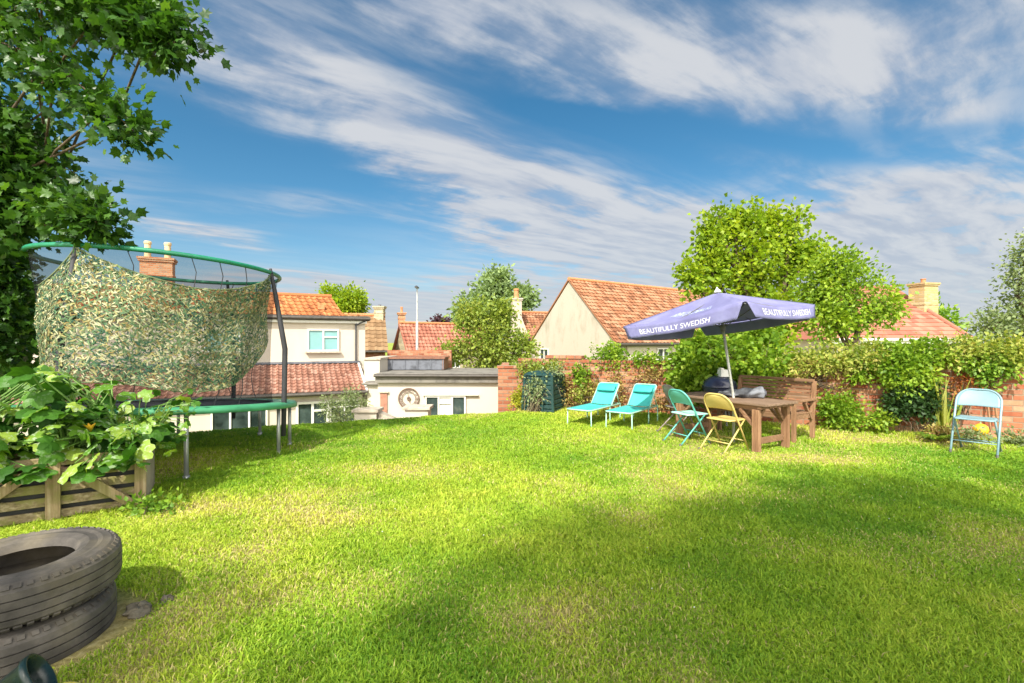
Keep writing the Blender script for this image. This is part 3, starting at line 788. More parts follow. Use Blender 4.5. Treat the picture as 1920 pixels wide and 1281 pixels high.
def gable_house():
    a = V3(.807, .59, 0).normalized(); s = V3(.59, -.807, 0).normalized(); P = V3(3.1, 26, 0); z = V3(0, 0, 1); g = -2.4
    h = thing('house', 'cream rendered house with tall plain gable and long orange tiled roof', 'house', (P.x, P.y, g))
    at = lambda al, ac, zz: P + a * al + s * ac + z * zz
    E, A, W, LEN = 1.62, 4.78, 3.12, 13
    m = MB(); m.prism([at(0, -W, g), at(0, W, g), at(0, W, E), at(0, 0, A), at(0, -W, E)], a * LEN); m.build('wall', M['cream_wall'], h)
    e0, e1, r0, r1 = at(-.08, W + .25, E - .2), at(LEN, W + .25, E - .2), at(-.08, 0, A + .06), at(LEN, 0, A + .06)
    tile_roof('roof', M['tile_gable'], h, e0, e1, r1, r0, .30, .26, .03, .035, seed=4)
    f0, f1 = at(-.08, -W - .25, E - .2), at(LEN, -W - .25, E - .2)
    m = MB(); under(m, e0, e1, r1, r0, .06, .01); under(m, f1, f0, r0, r1, .06, -.05); m.build('roof_deck', M['tile_gable'], h, rnd=True)
    m = MB(); m.tube([r0 + z * .03, r1 + z * .03], .10, 8); m.build('ridge_tile', M['clay_red'], h)
    m = MB(); m.tube([e0 - z * .06 + s * .05, e1 - z * .06 + s * .05], .07, 8); m.obox(at(0, W + .2, E - .36), a * LEN, s * .04, z * .14); m.build('gutter', M['fascia'], h)
    # brighter lean-to wall face on the long side
    m = MB(); m.obox(at(.9, W + .003, g), a * (LEN - 1), s * .08, z * (E - .35 - g)); m.build('side_wall', M['white_wall'], h)
    window(h, at(3.2, W + .085, .25), a, 1.0, .9, s, cols=2); window(h, at(7.0, W + .085, .25), a, 1.0, .9, s, cols=2)
    window(h, at(-.004, -2.45, .25) , s, .75, .85, -a, cols=2)
    m = MB(); m.tube([at(.5, W + .12, E - .3), at(.5, W + .12, g)], .04, 8); m.build('drainpipe', M['pole_grey'], h)
gable_house()

def small_gable_roof(name, label, cat, apexL, apexR, eaveL, eaveR, wallm, tilem, g=-2.4, back=3.0, ch=None, col=.28, course=.26, gable=True, left_gable=None):
    """house seen from its long side: ridge and eave given in the world, wall below"""
    aL, aR, eL, eR = (Vector(p) for p in (apexL, apexR, eaveL, eaveR)); z = V3(0, 0, 1)
    h = thing(name, label, cat, ((eL.x + eR.x) / 2, (eL.y + eR.y) / 2, g))
    bL = aL + (aL - eL) * 1.0; bL.z = eL.z; bR = aR + (aR - eR) * 1.0; bR.z = eR.z
    tile_roof('roof', M[tilem], h, eL, eR, aR, aL, col, course, .03, .03, seed=6)
    m = MB(); under(m, eL, eR, aR, aL, .06, .02); under(m, bR, bL, aL, aR, .06, .0); m.build('roof_deck', M[tilem], h, rnd=True)
    m = MB(); m.tube([aL + z * .04, aR + z * .04], .09, 8); m.build('ridge_tile', M['clay_red'], h)
    d = (eR - eL).normalized(); i = .15; q = (aL - eL) * .12; q.z = 0; iL, iR, jL, jR = eL + d * i + q, eR - d * i + q, bL + d * i - q, bR - d * i - q
    m = MB()
    for p in (iL, iR, jL, jR): p.z = eL.z - .12
    m.prism([V3(p.x, p.y, g) for p in (iL, iR, jR, jL)], z * (eL.z - .12 - g))
    for t_, (e_, b_, a_) in enumerate(((iL, jL, aL), (iR, jR, aR))):
        dd = d * (.2 if t_ == 0 else -.2); o_ = d * (.16 if t_ == 0 else -.16)
        ap = a_ + o_ - z * .12; m.prism([e_ - z * .05 + d * .002, b_ - z * .05 + d * .002, ap], dd)
    m.build('wall', M[wallm], h)
    m = MB(); m.tube([eL - z * .05, eR - z * .05], .06, 6); m.build('gutter', M['fascia'], h)
    return h
def mid_houses():
    # red roofed house behind the flat annex
    h = small_gable_roof('house', 'stone house with pale red roof and brick chimney behind the annex', 'house',
                         px(748, 606, 30.3), px(905, 609, 35), px(762, 657, 29.4), px(762, 657, 29.4) + (px(905, 609, 35) - px(748, 606, 30.3)) * (1, 1, 0), 'stone_wall', 'tile_pale')
    c = px(753, 600, 31.6); chimney(h, (c[0], c[1]), .42, .5, 2.4, px(0, 586, 31.6)[2], M['brick_chim'], 1, .4, .09, .3, 'clay_red')
    p0 = px(845, 690, 31.3); window(h, (p0[0], p0[1] + .0, p0[2]), (.74, .67, 0), .7, .9, (.67, -.74, 0), cols=2)
    # steep tan roof
    h = small_gable_roof('house', 'house with steep tan tiled roof and stone chimney against the white corner', 'house',
                         px(640, 590, 29), px(722, 592, 29.5), px(640, 657, 27), px(728, 657, 27.4), 'brick_red', 'tile_tan', course=.34, col=.34)
    c = px(712, 595, 29.4); chimney(h, (c[0], c[1]), .55, .5, 2.6, px(0, 574, 29.4)[2], M['stone_wall'], 1, .12, .1, 0, 'lead')
    # roof left of the big gable, with chimney breast
    h = small_gable_roof('house', 'house with orange roof and pale chimney breast half behind the apple tree', 'house',
                         px(968, 586, 32), px(1075, 588, 35), px(985, 634, 30), px(1080, 636, 33), 'cream_wall', 'tile_gable')
    c = px(968, 560, 30.6); chimney(h, (c[0], c[1]), .58, .6, -2.4, px(0, 559, 30.6)[2], M['cream_wall'], 1, .62, .17, .2, 'clay_red')
    m = MB(); b = px(968, 620, 30.6); zt = px(0, 590, 30.6)[2]; z = V3(0, 0, 1)
    m.prism([(b[0] - .5, b[1] - .31, -2.4), (b[0] + .9, b[1] - .31, -2.4), (b[0] + .75, b[1] - .31, 1.9), (b[0] + .28, b[1] - .31, zt), (b[0] - .28, b[1] - .31, zt), (b[0] - .5, b[1] - .31, 1.2)], (0, .6, 0)); m.build('chimney_breast', M['cream_wall'], h)
mid_houses()

def hip_house():
    z = V3(0, 0, 1); g = -1.5; Y = 23.0
    h = thing('house', 'bungalow with red hipped roof and broad yellow brick chimney at the far right', 'house', (18, Y, g))
    xL, xR = px(1560, 0, Y)[0], px(1822, 0, Y)[0]; ez = px(0, 636, Y)[2]
    rz = px(0, 540, 27.3)[2]; r0, r1 = V3(19.2 - 1.5, 27.3, rz), V3(px(1672, 0, 27.3)[0], 27.3, rz)
    e = [V3(xL, Y, ez), V3(xR, Y, ez), V3(xR, Y + 8.6, ez), V3(xL, Y + 8.6, ez)]
    # front slope as a clipped tile field
    mb = MB(); rr = random.Random(2); nr = 14; sl_ = (r1 - e[1])
    for i in range(nr):
        v0, v1 = i / nr, min(1, (i + 1.1) / nr)
        l0, l1 = e[0].lerp(r0, v0), e[0].lerp(r0, v1); q0, q1 = e[1].lerp(r1, v0), e[1].lerp(r1, v1)
        w = (q0 - l0).length; nc = max(2, int(w / .33)); up_ = V3(0, -.35, .9) * .05
        for j in range(nc):
            mb.cur = rr.random(); a0, a1 = j / nc, (j + 1) / nc
            mb.add([l0.lerp(q0, a0) + up_, l0.lerp(q0, a1) + up_, l1.lerp(q1, a1), l1.lerp(q1, a0), l0.lerp(q0, a0), l0.lerp(q0, a1)], [(0, 1, 2, 3), (4, 5, 1, 0)])
    mb.cur = .4
    dn = V3(0, 0, -.06)
    mb.add([e[0] + dn, e[1] + dn, r1 + dn, r0 + dn, e[2], e[3], r1, r0, e[1], e[0]], [(0, 1, 2, 3), (8, 4, 6), (4, 5, 7, 6), (5, 9, 7)])
    mb.build('roof', M['tile_pale'], h, rnd=True)
    m = MB(); m.tube([e[1] + z * .05, r1 + z * .05, r0 + z * .05], .11, 8); m.build('ridge_tile', M['tile_pale'], h, rnd=True)
    m = MB(); m.obox((xL + .3, Y + .3, g), (xR - xL - .6, 0, 0), (0, 8, 0), z * (ez - .02 - g)); m.build('wall', M['white_wall2'], h)
    m = MB(); m.obox((xL, Y - .05, ez - .2), (xR - xL, 0, 0), (0, .05, 0), z * .2); m.tube([(xL, Y - .1, ez - .02), (xR, Y - .1, ez - .02)], .07, 8); m.build('fascia', M['upvc'], h)
    c = px(1731, 580, 25.6); chimney(h, (c[0], c[1]), .95, .8, 1.6, px(0, 531, 25.6)[2], M['brick_yellow'], 1, .26, .13, .25, 'clay_red')
hip_house()

def lamp_post():
    p = px(782, 640, 27.5); t = thing('street_lamp', 'tall slim street lamp rising in front of the pale red roof', 'street lamp', (p[0], p[1], -2.4))
    top = px(0, 540, 27.5)[2]; m = MB()
    m.tube([(p[0], p[1], -2.4), (p[0], p[1], 2.6), (p[0], p[1], 2.65), (p[0], p[1], top)], [.085, .075, .05, .035], 10); m.build('pole', M['pole_grey'], t)
    m = MB(); m.box((p[0] - .0, p[1] - .05, top + .03), (.16, .5, .07)); m.lathe([(.0, 0), (.1, .01), (.11, .05), (0, .12)], (p[0], p[1] - .2, top + .02), 12); m.build('lamp_head', M['pipe'], t)
lamp_post()

# ---------------------------------------------------------------- garden wall of red brick
def garden_wall():
    Lw = float(np.linalg.norm(WB - WA)); ang = math.atan2(-wdir[1], -wdir[0])
    # local x runs from the far left end (WB) to the near right end (WA); local -y faces the lawn
    t = thing('brick_wall', 'long old red brick garden wall overgrown with climbers', 'wall', (WB[0], WB[1], 0), math.atan2(-wdir[1], -wdir[0]))
    m = MB(); n = 60; rr = random.Random(4); tops = []
    for i in range(n + 1):
        x = Lw * i / n; tops.append(1.02 + .20 * x / Lw + .05 * math.sin(x * 1.7) + rr.uniform(-.015, .015))
    for i in range(n):
        x0, x1 = Lw * i / n, Lw * (i + 1) / n; zt = round(tops[i] / .085) * .085
        m.obox((x0, 0, -2.6 if i < 8 else -.5), (x1 - x0, 0, 0), (0, .24, 0), (0, 0, zt + (2.6 if i < 8 else .5)))
    m.build('brickwork', M['brick_red'], t, local=True)
    m = MB()
    for i in range(0, n, 1):
        x0, x1 = Lw * i / n + .004, Lw * (i + 1) / n - .004; zt = round(tops[i] / .085) * .085
        m.obox((x0, -.02, zt + .002), (x1 - x0, 0, 0), (0, .28, 0), (0, 0, .07))
    m.build('coping', M['brick_red'], t, local=True)
    # return wall running back from the left end, down beside the annex
    r = thing('brick_wall', 'orange brick wall section between the white annex and the green compost bin', 'wall', (-.34, 11.72, -2.4), 0)
    m = MB(); m.obox((0, 0, 0), (.50, 0, 0), (0, .24, 0), (0, 0, 3.25)); m.obox((0, .243, 0), (.24, 0, 0), (0, 5, 0), (0, 0, 3.16)); m.build('brickwork', M['brick_red'], r, local=True)
    m = MB(); m.obox((-.02, -.02, 3.252), (.53, 0, 0), (0, .28, 0), (0, 0, .06)); m.build('coping', M['brick_red'], r, local=True)
garden_wall()
def wpt(px_, out=.0, z=0.0):
    """point on the wall's lawn face seen at photo column px_, moved 'out' metres to the lawn"""
    k = (px_ - 960) / F; # X = k*Y ; on line WA + t*wdir
    t = (WA[0] - k * WA[1]) / (k * wdir[1] - wdir[0])
    p = WA + wdir * t + wnrm * out
    return np.array((p[0], p[1], z))

# ---------------------------------------------------------------- trampoline
TC = V3(-4.53, 6.36, 0); TR = 1.46; RR = 1.33
def net_mat():
    m, T, out = newmat('black_mesh_net'); d = T.new('ShaderNodeBsdfDiffuse'); d.inputs[0].default_value = (.03, .03, .035, 1)
    tr = T.new('ShaderNodeBsdfTransparent'); mx = T.new('ShaderNodeMixShader'); mx.inputs[0].default_value = .36
    T.link(tr.outputs[0], mx.inputs[1]); T.link(d.outputs[0], mx.inputs[2]); T.link(mx.outputs[0], out.inputs[0]); return m
def rim_z(an): return 2.465 - .04 * math.sin(an) - .05 * math.cos(an)
def cyl(an, r, z): return TC + V3(math.cos(an) * r, math.sin(an) * r, z)
def bed(p):
    "the bed follows the ground, which falls away to the house"
    return Vector((p[0], p[1], p[2] - .04 - .08 * (p[1] - TC.y)))
def trampoline():
    t = thing('trampoline', 'round trampoline with green pad, black legs and net enclosure draped in camouflage', 'trampoline', (TC.x, TC.y, 0))
    steel = m_plain('galvanised', (.34, .35, .34), .4, .5, .2, 6, .5); black = m_plain('foam_sleeve', (.035, .035, .04), .7)
    green = m_plain('pad_green', (.05, .25, .12), .45, .5, .25, 3); rimg = m_plain('rim_green', (.015, .20, .11), .45, .5, .2, 4)
    N = 64; m = MB(); m.tube([cyl(2 * math.pi * k / N, TR, .70) for k in range(N)], .022, 8, True); m.v = [bed(q) for q in m.v]; m.build('frame', steel, t, smooth=True)
    m = MB(); m.lathe([(0, .705), (.6, .697), (TR - .16, .705)], TC, 64); m.v = [bed(q) for q in m.v]; m.build('mat', m_plain('mat_black', (.03, .03, .035), .8), t)
    m = MB(); m.lathe([(TR - .21, .712), (TR - .18, .730), (TR - .08, .738), (TR + .07, .736), (TR + .10, .712), (TR + .098, .665), (TR + .09, .66), (TR + .08, .70), (TR - .08, .72), (TR - .21, .708)], TC, 96)
    m.v = [bed(q) for q in m.v]; p = m.build('safety_pad', green, t, smooth=True)
    for k in range(0, 96, 4):   # springs
        pass
    legs = (R(-48), R(-8), R(24), R(75), R(120), R(165), R(205), R(245), R(-90))
    for a in (R(-48), R(0), R(22), R(70), R(120), R(170), R(215), R(262)):
        g = float(ground_z(*cyl(a, TR, 0)[:2])); m = MB()
        m.tube([bed(cyl(a, TR, .69)), cyl(a, TR, .30), cyl(a, TR, g - .02)], .024, 8); m.lathe([(.0, 0), (.034, 0), (.034, .05), (.0, .05)], cyl(a, TR, g), 10); m.build('leg', steel, t, smooth=True)
    PA = (R(-90), R(2), R(90), R(178))
    for a in PA:
        m = MB(); m.tube([cyl(a, TR + .04, .25), cyl(a, TR + .05, .8), cyl(a, TR + .06, 1.4), cyl(a, RR + .07, 2.1), cyl(a, RR + .0, rim_z(a) + .05)], [.03, .034, .034, .03, .018], 10)
        m.build('net_pole', black, t, smooth=True)
    m = MB(); m.tube([cyl(2 * math.pi * k / N, RR, rim_z(2 * math.pi * k / N)) for k in range(N)], .027, 10, True); m.build('top_rim', rimg, t, smooth=True)
    m = MB(); nu, nv = 96, 14
    def fn(u, v):
        a = u * 2 * math.pi; zb = bed(cyl(a, 1.24, .72)).z; z = zb + (rim_z(a) - zb) * v
        f = math.sin(a * 9 + 2 * math.sin(v * 3)) * .02 * math.sin(math.pi * v) - .10 * math.sin(math.pi * v)
        return cyl(a, 1.24 + (RR - 1.26) * v + f * .6, z)
    m.grid(fn, nu, nv); nt = m.build('net', net_mat(), t, smooth=True)
    # hem lines and entry zip of the net
    m = MB(); m.tube([fn(k / N, 0) for k in range(N)], .012, 5, True)
    for a in (.945, .80, .87, .905, .17, .23):
        m.tube([fn(a + .012 * math.sin(v * .9), v / 10) for v in range(11)], .006, 4)
    m.build('net_seam', black, nt)
trampoline()

def camo_net():
    aA, aB = R(-90), R(2)
    t = thing('camouflage_net', 'woodland camouflage net draped over the near side of the trampoline enclosure', 'net', tuple(cyl(aA, TR + .1, .9)))
    rr = random.Random(9)
    def surf(u, v):
        """u -0.42..1 round the side (0 = left pole, 1 = right pole), v 0 top .. 1 bottom"""
        if u >= 0:
            a = aA + (aB - aA) * u
            sag = .38 * (math.sin(math.pi * min(1, u)) ** .9) * (1 - .25 * (1 - u)); zt = rim_z(a) - .02 - sag
            zb = .98 + .05 * math.sin(u * 9) - .02 * u + (0 if u < .68 else .55 * ((u - .68) / .32) ** 1.8)
            zb += .10 * (1 - u) ** 3
        else:
            a = aA + (aB - aA) * u
            w = -u / .21; zt = rim_z(a) - .02 - .42 * math.sin(w * 1.35); zb = 1.08 - .06 * w
        z_ = zt + (zb - zt) * v
        # hangs like a sheet: flatter than the round enclosure, leaning out at the foot
        hz = max(0, (2.4 - z_) / 1.5); r = RR + .015 + (((.215 if u >= 0 else .215 + u * .9) * max(0, 1 - abs(u) / .6) - .07 * max(0, u)) * min(1, hz * 2.2)) + .0 * math.sin(v * math.pi) + .018 * math.sin(u * 23 + v * 5) + .02 * math.sin(u * 9 - v * 7)
        z = zt + (zb - zt) * v
        return cyl(a, r, z)
    # torn-leaf scraps tied on a string mesh
    n = 14500; V = []; Lp = []; cn = []; rnd = []
    for i in range(n):
        u = rr.uniform(-.21, 1.0); v = rr.random()
        p = surf(u, v); e = .004; pu = (surf(u + e, v) - p).normalized(); pv = (surf(u, min(1, v + e)) - surf(u, max(0, v - e))).normalized()
        nn = pu.cross(pv)
        base = 0.7 if (int(u * 60) + int(v * 40)) % 2 else -0.75
        an = base + rr.gauss(0, .35); d = pu * math.cos(an) + pv * math.sin(an); s = pu * -math.sin(an) + pv * math.cos(an)
        l = rr.uniform(.016, .031); w = l * rr.uniform(.20, .34); cv = rr.uniform(-.35, .35) * l; o = nn * rr.uniform(-.012, .022); li = rr.uniform(-.5, .5)
        q = [p + o - d * l - s * w * .4 + nn * li * l * .5, p + o - s * w + s * cv, p + o + d * l - s * w * .3 - nn * li * l * .5, p + o + d * l * .9 + s * w * .6 - nn * li * l * .5, p + o + s * w + s * cv, p + o - d * l * .9 + s * w * .5 + nn * li * l * .5]
        b = len(V); V += [tuple(x) for x in q]; Lp += [b, b + 1, b + 4, b + 5, b + 1, b + 2, b + 3, b + 4]; cn += [4, 4]
        c = .5 + (float(fbm(u * 6 + 3, v * 4, 1.5, 2)) - .5) * .7 + rr.gauss(0, .26); rnd += [c, c]
    m, T, out = newmat('camo_cloth'); b = bsdf(T, .8, .15)
    at = T.new('ShaderNodeAttribute', attribute_name='rnd').outputs['Fac']
    c = T.ramp(at, [(0, (.04, .10, .07)), (.17, (.09, .18, .09)), (.30, (.40, .37, .16)), (.40, (.46, .46, .28)), (.49, (.15, .23, .11)), (.64, (.52, .50, .32)), (.75, (.30, .23, .09)), (.86, (.12, .20, .11))], 'CONSTANT')
    T.link(c, b.inputs['Base Color']); tr = T.new('ShaderNodeBsdfTranslucent'); T.link(c, tr.inputs[0])
    mx = T.new('ShaderNodeMixShader'); mx.inputs[0].default_value = .3; T.link(b.outputs[0], mx.inputs[1]); T.link(tr.outputs[0], mx.inputs[2]); T.link(mx.outputs[0], out.inputs[0])
    np_mesh('cloth_scraps', np.array(V), np.array(Lp), np.array(cn), m, t, rnd=np.array(rnd))
    m = MB()
    for k in range(45):
        u = -.21 + 1.21 * k / 44; m.tube([surf(u, j / 12) for j in range(13)], .0028, 3, caps=False)
    for j in range(1, 24):
        m.tube([surf(-.21 + 1.21 * k / 50, j / 24) for k in range(51)], .0028, 3, caps=False)
    m.build('string_mesh', m_plain('net_string', (.10, .12, .06), .8), t)
    m = MB(); m.tube([surf(-.21 + 1.21 * k / 70, 0) for k in range(71)], .009, 6); m.tube([surf(-.21 + 1.21 * k / 70, 1) for k in range(71)], .007, 6)
    m.build('edge_cord', m_plain('cord', (.12, .15, .07), .8), t)
camo_net()

# ---------------------------------------------------------------- umbrella
def umbrella():
    N_, E_, Fp, W_ = V3(2.90, 6.02, 2.00), V3(4.49, 7.17, 2.05), V3(3.37, 8.80, 1.79), V3(1.75, 7.63, 1.735)
    A = V3(3.13, 7.36, 2.245); foot = V3(3.29, 7.18, .0)
    t = thing('parasol', 'tilted square purple blue parasol with white lettering over the garden table', 'parasol', tuple(foot))
    cloth, T, out = newmat('parasol_cloth'); b = bsdf(T, .75, .25); co = T.new('ShaderNodeTexCoord').outputs['Object']
    n = T.noise(co, 2.5, 5, .6); T.link(T.ramp(n, [(.3, (.19, .185, .37)), (.55, (.25, .25, .45)), (.8, (.33, .33, .52))]), b.inputs['Base Color'])
    bump(T, b, T.noise(co, 5, 3, .5), .5, .03)
    tr = T.new('ShaderNodeBsdfTranslucent'); tr.inputs[0].default_value = (.22, .22, .42, 1); mx = T.new('ShaderNodeMixShader'); mx.inputs[0].default_value = .28
    T.link(b.outputs[0], mx.inputs[1]); T.link(tr.outputs[0], mx.inputs[2]); T.link(mx.outputs[0], out.inputs[0])
    cs = [W_, N_, E_, Fp]; ctr = (W_ + N_ + E_ + Fp) / 4
    axis = (A - V3(3.29, 7.18, .66)).normalized()
    def panel(C1, C2, s, t_):
        """s along the edge, t_ from edge (0) to hub (1)"""
        e = C1.lerp(C2, s); p = e.lerp(A, t_)
        sag = .055 * math.sin(math.pi * s) * math.sin(math.pi * min(1, t_ * .9 + .1)) + .045 * math.sin(math.pi * s) * (1 - t_)
        return p - axis * sag + axis * .0
    m = MB()
    for i in range(4):
        C1, C2 = cs[i], cs[(i + 1) % 4]; m.grid(lambda s, t_: panel(C1, C2, s, t_), 14, 10)
    cn = m.build('canopy', cloth, t, smooth=True, thick=.004)
    white = m_plain('print_white', (.62, .62, .72), .7, .3, .05); blue = m_plain('print_blue', (.50, .58, .80), .7, .3, .1)
    def val(C1, C2, s, d):
        mid = (C1 + C2) / 2; o = mid - ctr; o = (o - axis * o.dot(axis)).normalized()
        cut = .012 + .05 * d; s2 = cut + s * (1 - 2 * cut)
        return panel(C1, C2, s2, 0) - axis * (.195 * d * (1 - .10 * math.sin(math.pi * s))) + o * (.012 + .02 * d + .012 * d * math.sin(s * 17 + 1) + .02 * d * math.exp(-((s - .9) / .05) ** 2))
    for i in range(4):
        C1, C2 = cs[i], cs[(i + 1) % 4]; m = MB(); m.grid(lambda s, d: val(C1, C2, s, d), 28, 5); m.build('valance', cloth, cn, smooth=True, thick=.003)
    def write(txt, C1, C2, s0, s1, d0, d1, mt, nm, fn=val):
        v, f = text_mesh(txt, 1.0, 'LEFT', .002); xs = [p[0] for p in v]; ys = [p[1] for p in v]; x0, x1, y0, y1 = min(xs), max(xs), min(ys), max(ys)
        mid = (C1 + C2) / 2; o = (mid - ctr); o = (o - axis * o.dot(axis)).normalized()
        if fn is panel: o = (C2 - C1).cross(A - C1).normalized(); o = o if o.z > 0 else -o
        m = MB(); m.add([fn(C1, C2, s0 + (s1 - s0) * (p[0] - x0) / (x1 - x0), d1 + (d0 - d1) * (p[1] - y0) / (y1 - y0)) + o * .007 for p in v], f)
        m.build(nm, mt, cn)
    write('BEAUTIFULLY SWEDISH', W_, N_, .14, .78, .36, .76, white, 'lettering')
    write('BEAUTIFULLY SWEDISH', N_, E_, .16, .88, .26, .72, white, 'lettering')
    write('REKORDERLIG', W_, N_, .30, .74, .40, .24, blue, 'lettering', panel)
    m = MB(); top = A + axis * .02
    m.tube([foot, V3(3.29, 7.18, .66), A - axis * .04], .020, 12); m.build('pole', m_plain('pole_alu', (.50, .50, .44), .4, .5, .1, 6, .4), t, smooth=True)
    rib = m_plain('rib_dark', (.12, .12, .13), .5)
    for c in cs + [(cs[i] + cs[(i + 1) % 4]) / 2 - axis * .045 for i in range(4)]:
        m = MB(); hub = A - axis * .06; e = c - axis * .03; m.tube([hub, hub.lerp(e, .5), e], .008, 6)
        low = A - axis * .55; m.tube([low, hub.lerp(e, .45) - axis * .012], .006, 6); m.build('rib', rib, t, smooth=True)
    m = MB(); m.tube([A - axis * .60, A - axis * .50], .038, 12); m.tube([A - axis * .09, A - axis * .03], .04, 12); m.build('runner', rib, t)
    m = MB(); m.tube([A + axis * .0, A + axis * .03, A + axis * .05, A + axis * .085], [.055, .045, .022, .006], 12); m.build('finial', m_plain('finial_white', (.75, .78, .68), .5), t, smooth=True)
umbrella()

# ---------------------------------------------------------------- wooden furniture
M['wood_warm'] = m_wood('wood_warm', (.12, .065, .035), (.23, .13, .07), (.34, .21, .125), 0, 3)
M['wood_warm_v'] = m_wood('wood_warm_v', (.14, .07, .035), (.27, .15, .08), (.38, .23, .13), 2, 3)
M['wood_table'] = m_wood('wood_table', (.11, .07, .045), (.22, .145, .095), (.34, .24, .17), 0, 2.5)
def table():
    # local: x along the table (away from the near end), y across
    ang = math.atan2(.86, -.5); t = thing('garden_table', 'weathered brown slatted wooden table with the parasol pole through it', 'table', (3.25, 7.22, 0), ang)
    Lh, Wh, H = .80, .385, .665
    m = MB(); n = 7; w = 2 * Wh / n; rr = random.Random(3)
    for i in range(n):
        y = -Wh + i * w + .003
        m.obox((-Lh, y, H - .025 + rr.uniform(-.001, .001)), (2 * Lh + rr.uniform(-.004, .004), 0, 0), (0, w - .006, 0), (0, 0, .025))
    m.build('tabletop', M['wood_table'], t, bevel=.002, local=True)
    m = MB()
    for x in (-Lh + .10, 0, Lh - .10): m.obox((x - .03, -Wh + .02, H - .068), (.06, 0, 0), (0, 2 * Wh - .04, 0), (0, 0, .042))
    for y in (-Wh + .05, Wh - .08): m.obox((-Lh + .135, y, H - .09), (2 * Lh - .27, 0, 0), (0, .03, 0), (0, 0, .062))
    m.build('apron', M['wood_warm'], t, bevel=.002, local=True)
    for sx in (-1, 1):
        for sy in (-1, 1):
            m = MB(); x = sx * (Lh - .18); y = sy * (Wh - .05); m.box((x, y, (H - .07) / 2 - .01), (.045, .07, H - .07)); m.box((x + sx * .049, y, (H - .07) / 2 - .01), (.045, .07, H - .07))
            m.build('leg', M['wood_warm_v'], t, bevel=.003, local=True)
            m = MB(); m.beam((x - sx * .0, y - sy * .04, H - .26), (x, y - sy * .20, H - .075), .04, .045, (1, 0, 0)); m.beam((x - sx * .03, y - sy * .005, H - .30), (x - sx * .22, y - sy * .005, H - .10), .03, .045, (0, 1, 0)); m.build('brace', M['wood_warm'], t, local=True)
        m = MB(); m.box((sx * (Lh - .18), 0, .15), (.04, 2 * Wh - .17, .08)); m.build('stretcher', M['wood_warm'], t, bevel=.003, local=True)
table()

def bench():
    b0 = V3(4.67, 7.52, 0); d = V3(-.55, .835, 0).normalized()   # from near right back post, along the back
    ang = math.atan2(d.y, d.x); t = thing('garden_bench', 'brown slatted wooden bench with armrests behind the table', 'bench', tuple(b0), ang)
    Lb, D = 1.22, .56      # local x along the back, y towards the seat front (to the left of travel)
    f = 1
    mw, mv = M['wood_warm'], M['wood_warm_v']
    for x in (0, Lb):
        m = MB(); m.beam((x, 0, -.02), (x, .0, .40), .055, .06, (0, 1, 0)); m.beam((x, 0, .38), (x, -.07, .88), .055, .055, (0, 1, 0)); m.build('leg', mv, t, bevel=.003, local=True)
        m = MB(); m.beam((x, D, -.02), (x, D, .585), .055, .055, (0, 1, 0)); m.build('leg', mv, t, bevel=.003, local=True)
        m = MB(); m.obox((x - .04, -.05, .585), (.08, 0, 0), (0, D + .12, 0), (0, 0, .03)); m.build('armrest', mw, t, bevel=.004, local=True)
        m = MB(); m.box((x, D / 2, .36), (.03, D - .06, .07)); m.beam((x, .05, .30), (x, .25, .56), .035, .05, (1, 0, 0)); m.build('brace', mw, t, local=True)
    m = MB()
    for i in range(6): m.obox((-.02, .055 + i * .085, .400), (Lb + .04, 0, 0), (0, .07, 0), (0, 0, .022))
    m.build('seat', mw, t, bevel=.002, local=True)
    m = MB(); m.obox((.03, D - .015, .33), (Lb - .06, 0, 0), (0, .03, 0), (0, 0, .069)); m.obox((.03, .03, .33), (Lb - .06, 0, 0), (0, .02, 0), (0, 0, .069)); m.build('apron', mw, t, local=True)
    m = MB()
    for i in range(7):
        z = .47 + i * .056; y = -.012 - (z - .38) * .14; m.obox((.03, y, z), (Lb - .06, 0, 0), (0, -.006, .042), (0, -.018, -.003))
    m.obox((.0, -.085, .865), (Lb, 0, 0), (0, .055, 0), (0, 0, .045)); m.build('backrest', mw, t, bevel=.002, local=True)
bench()

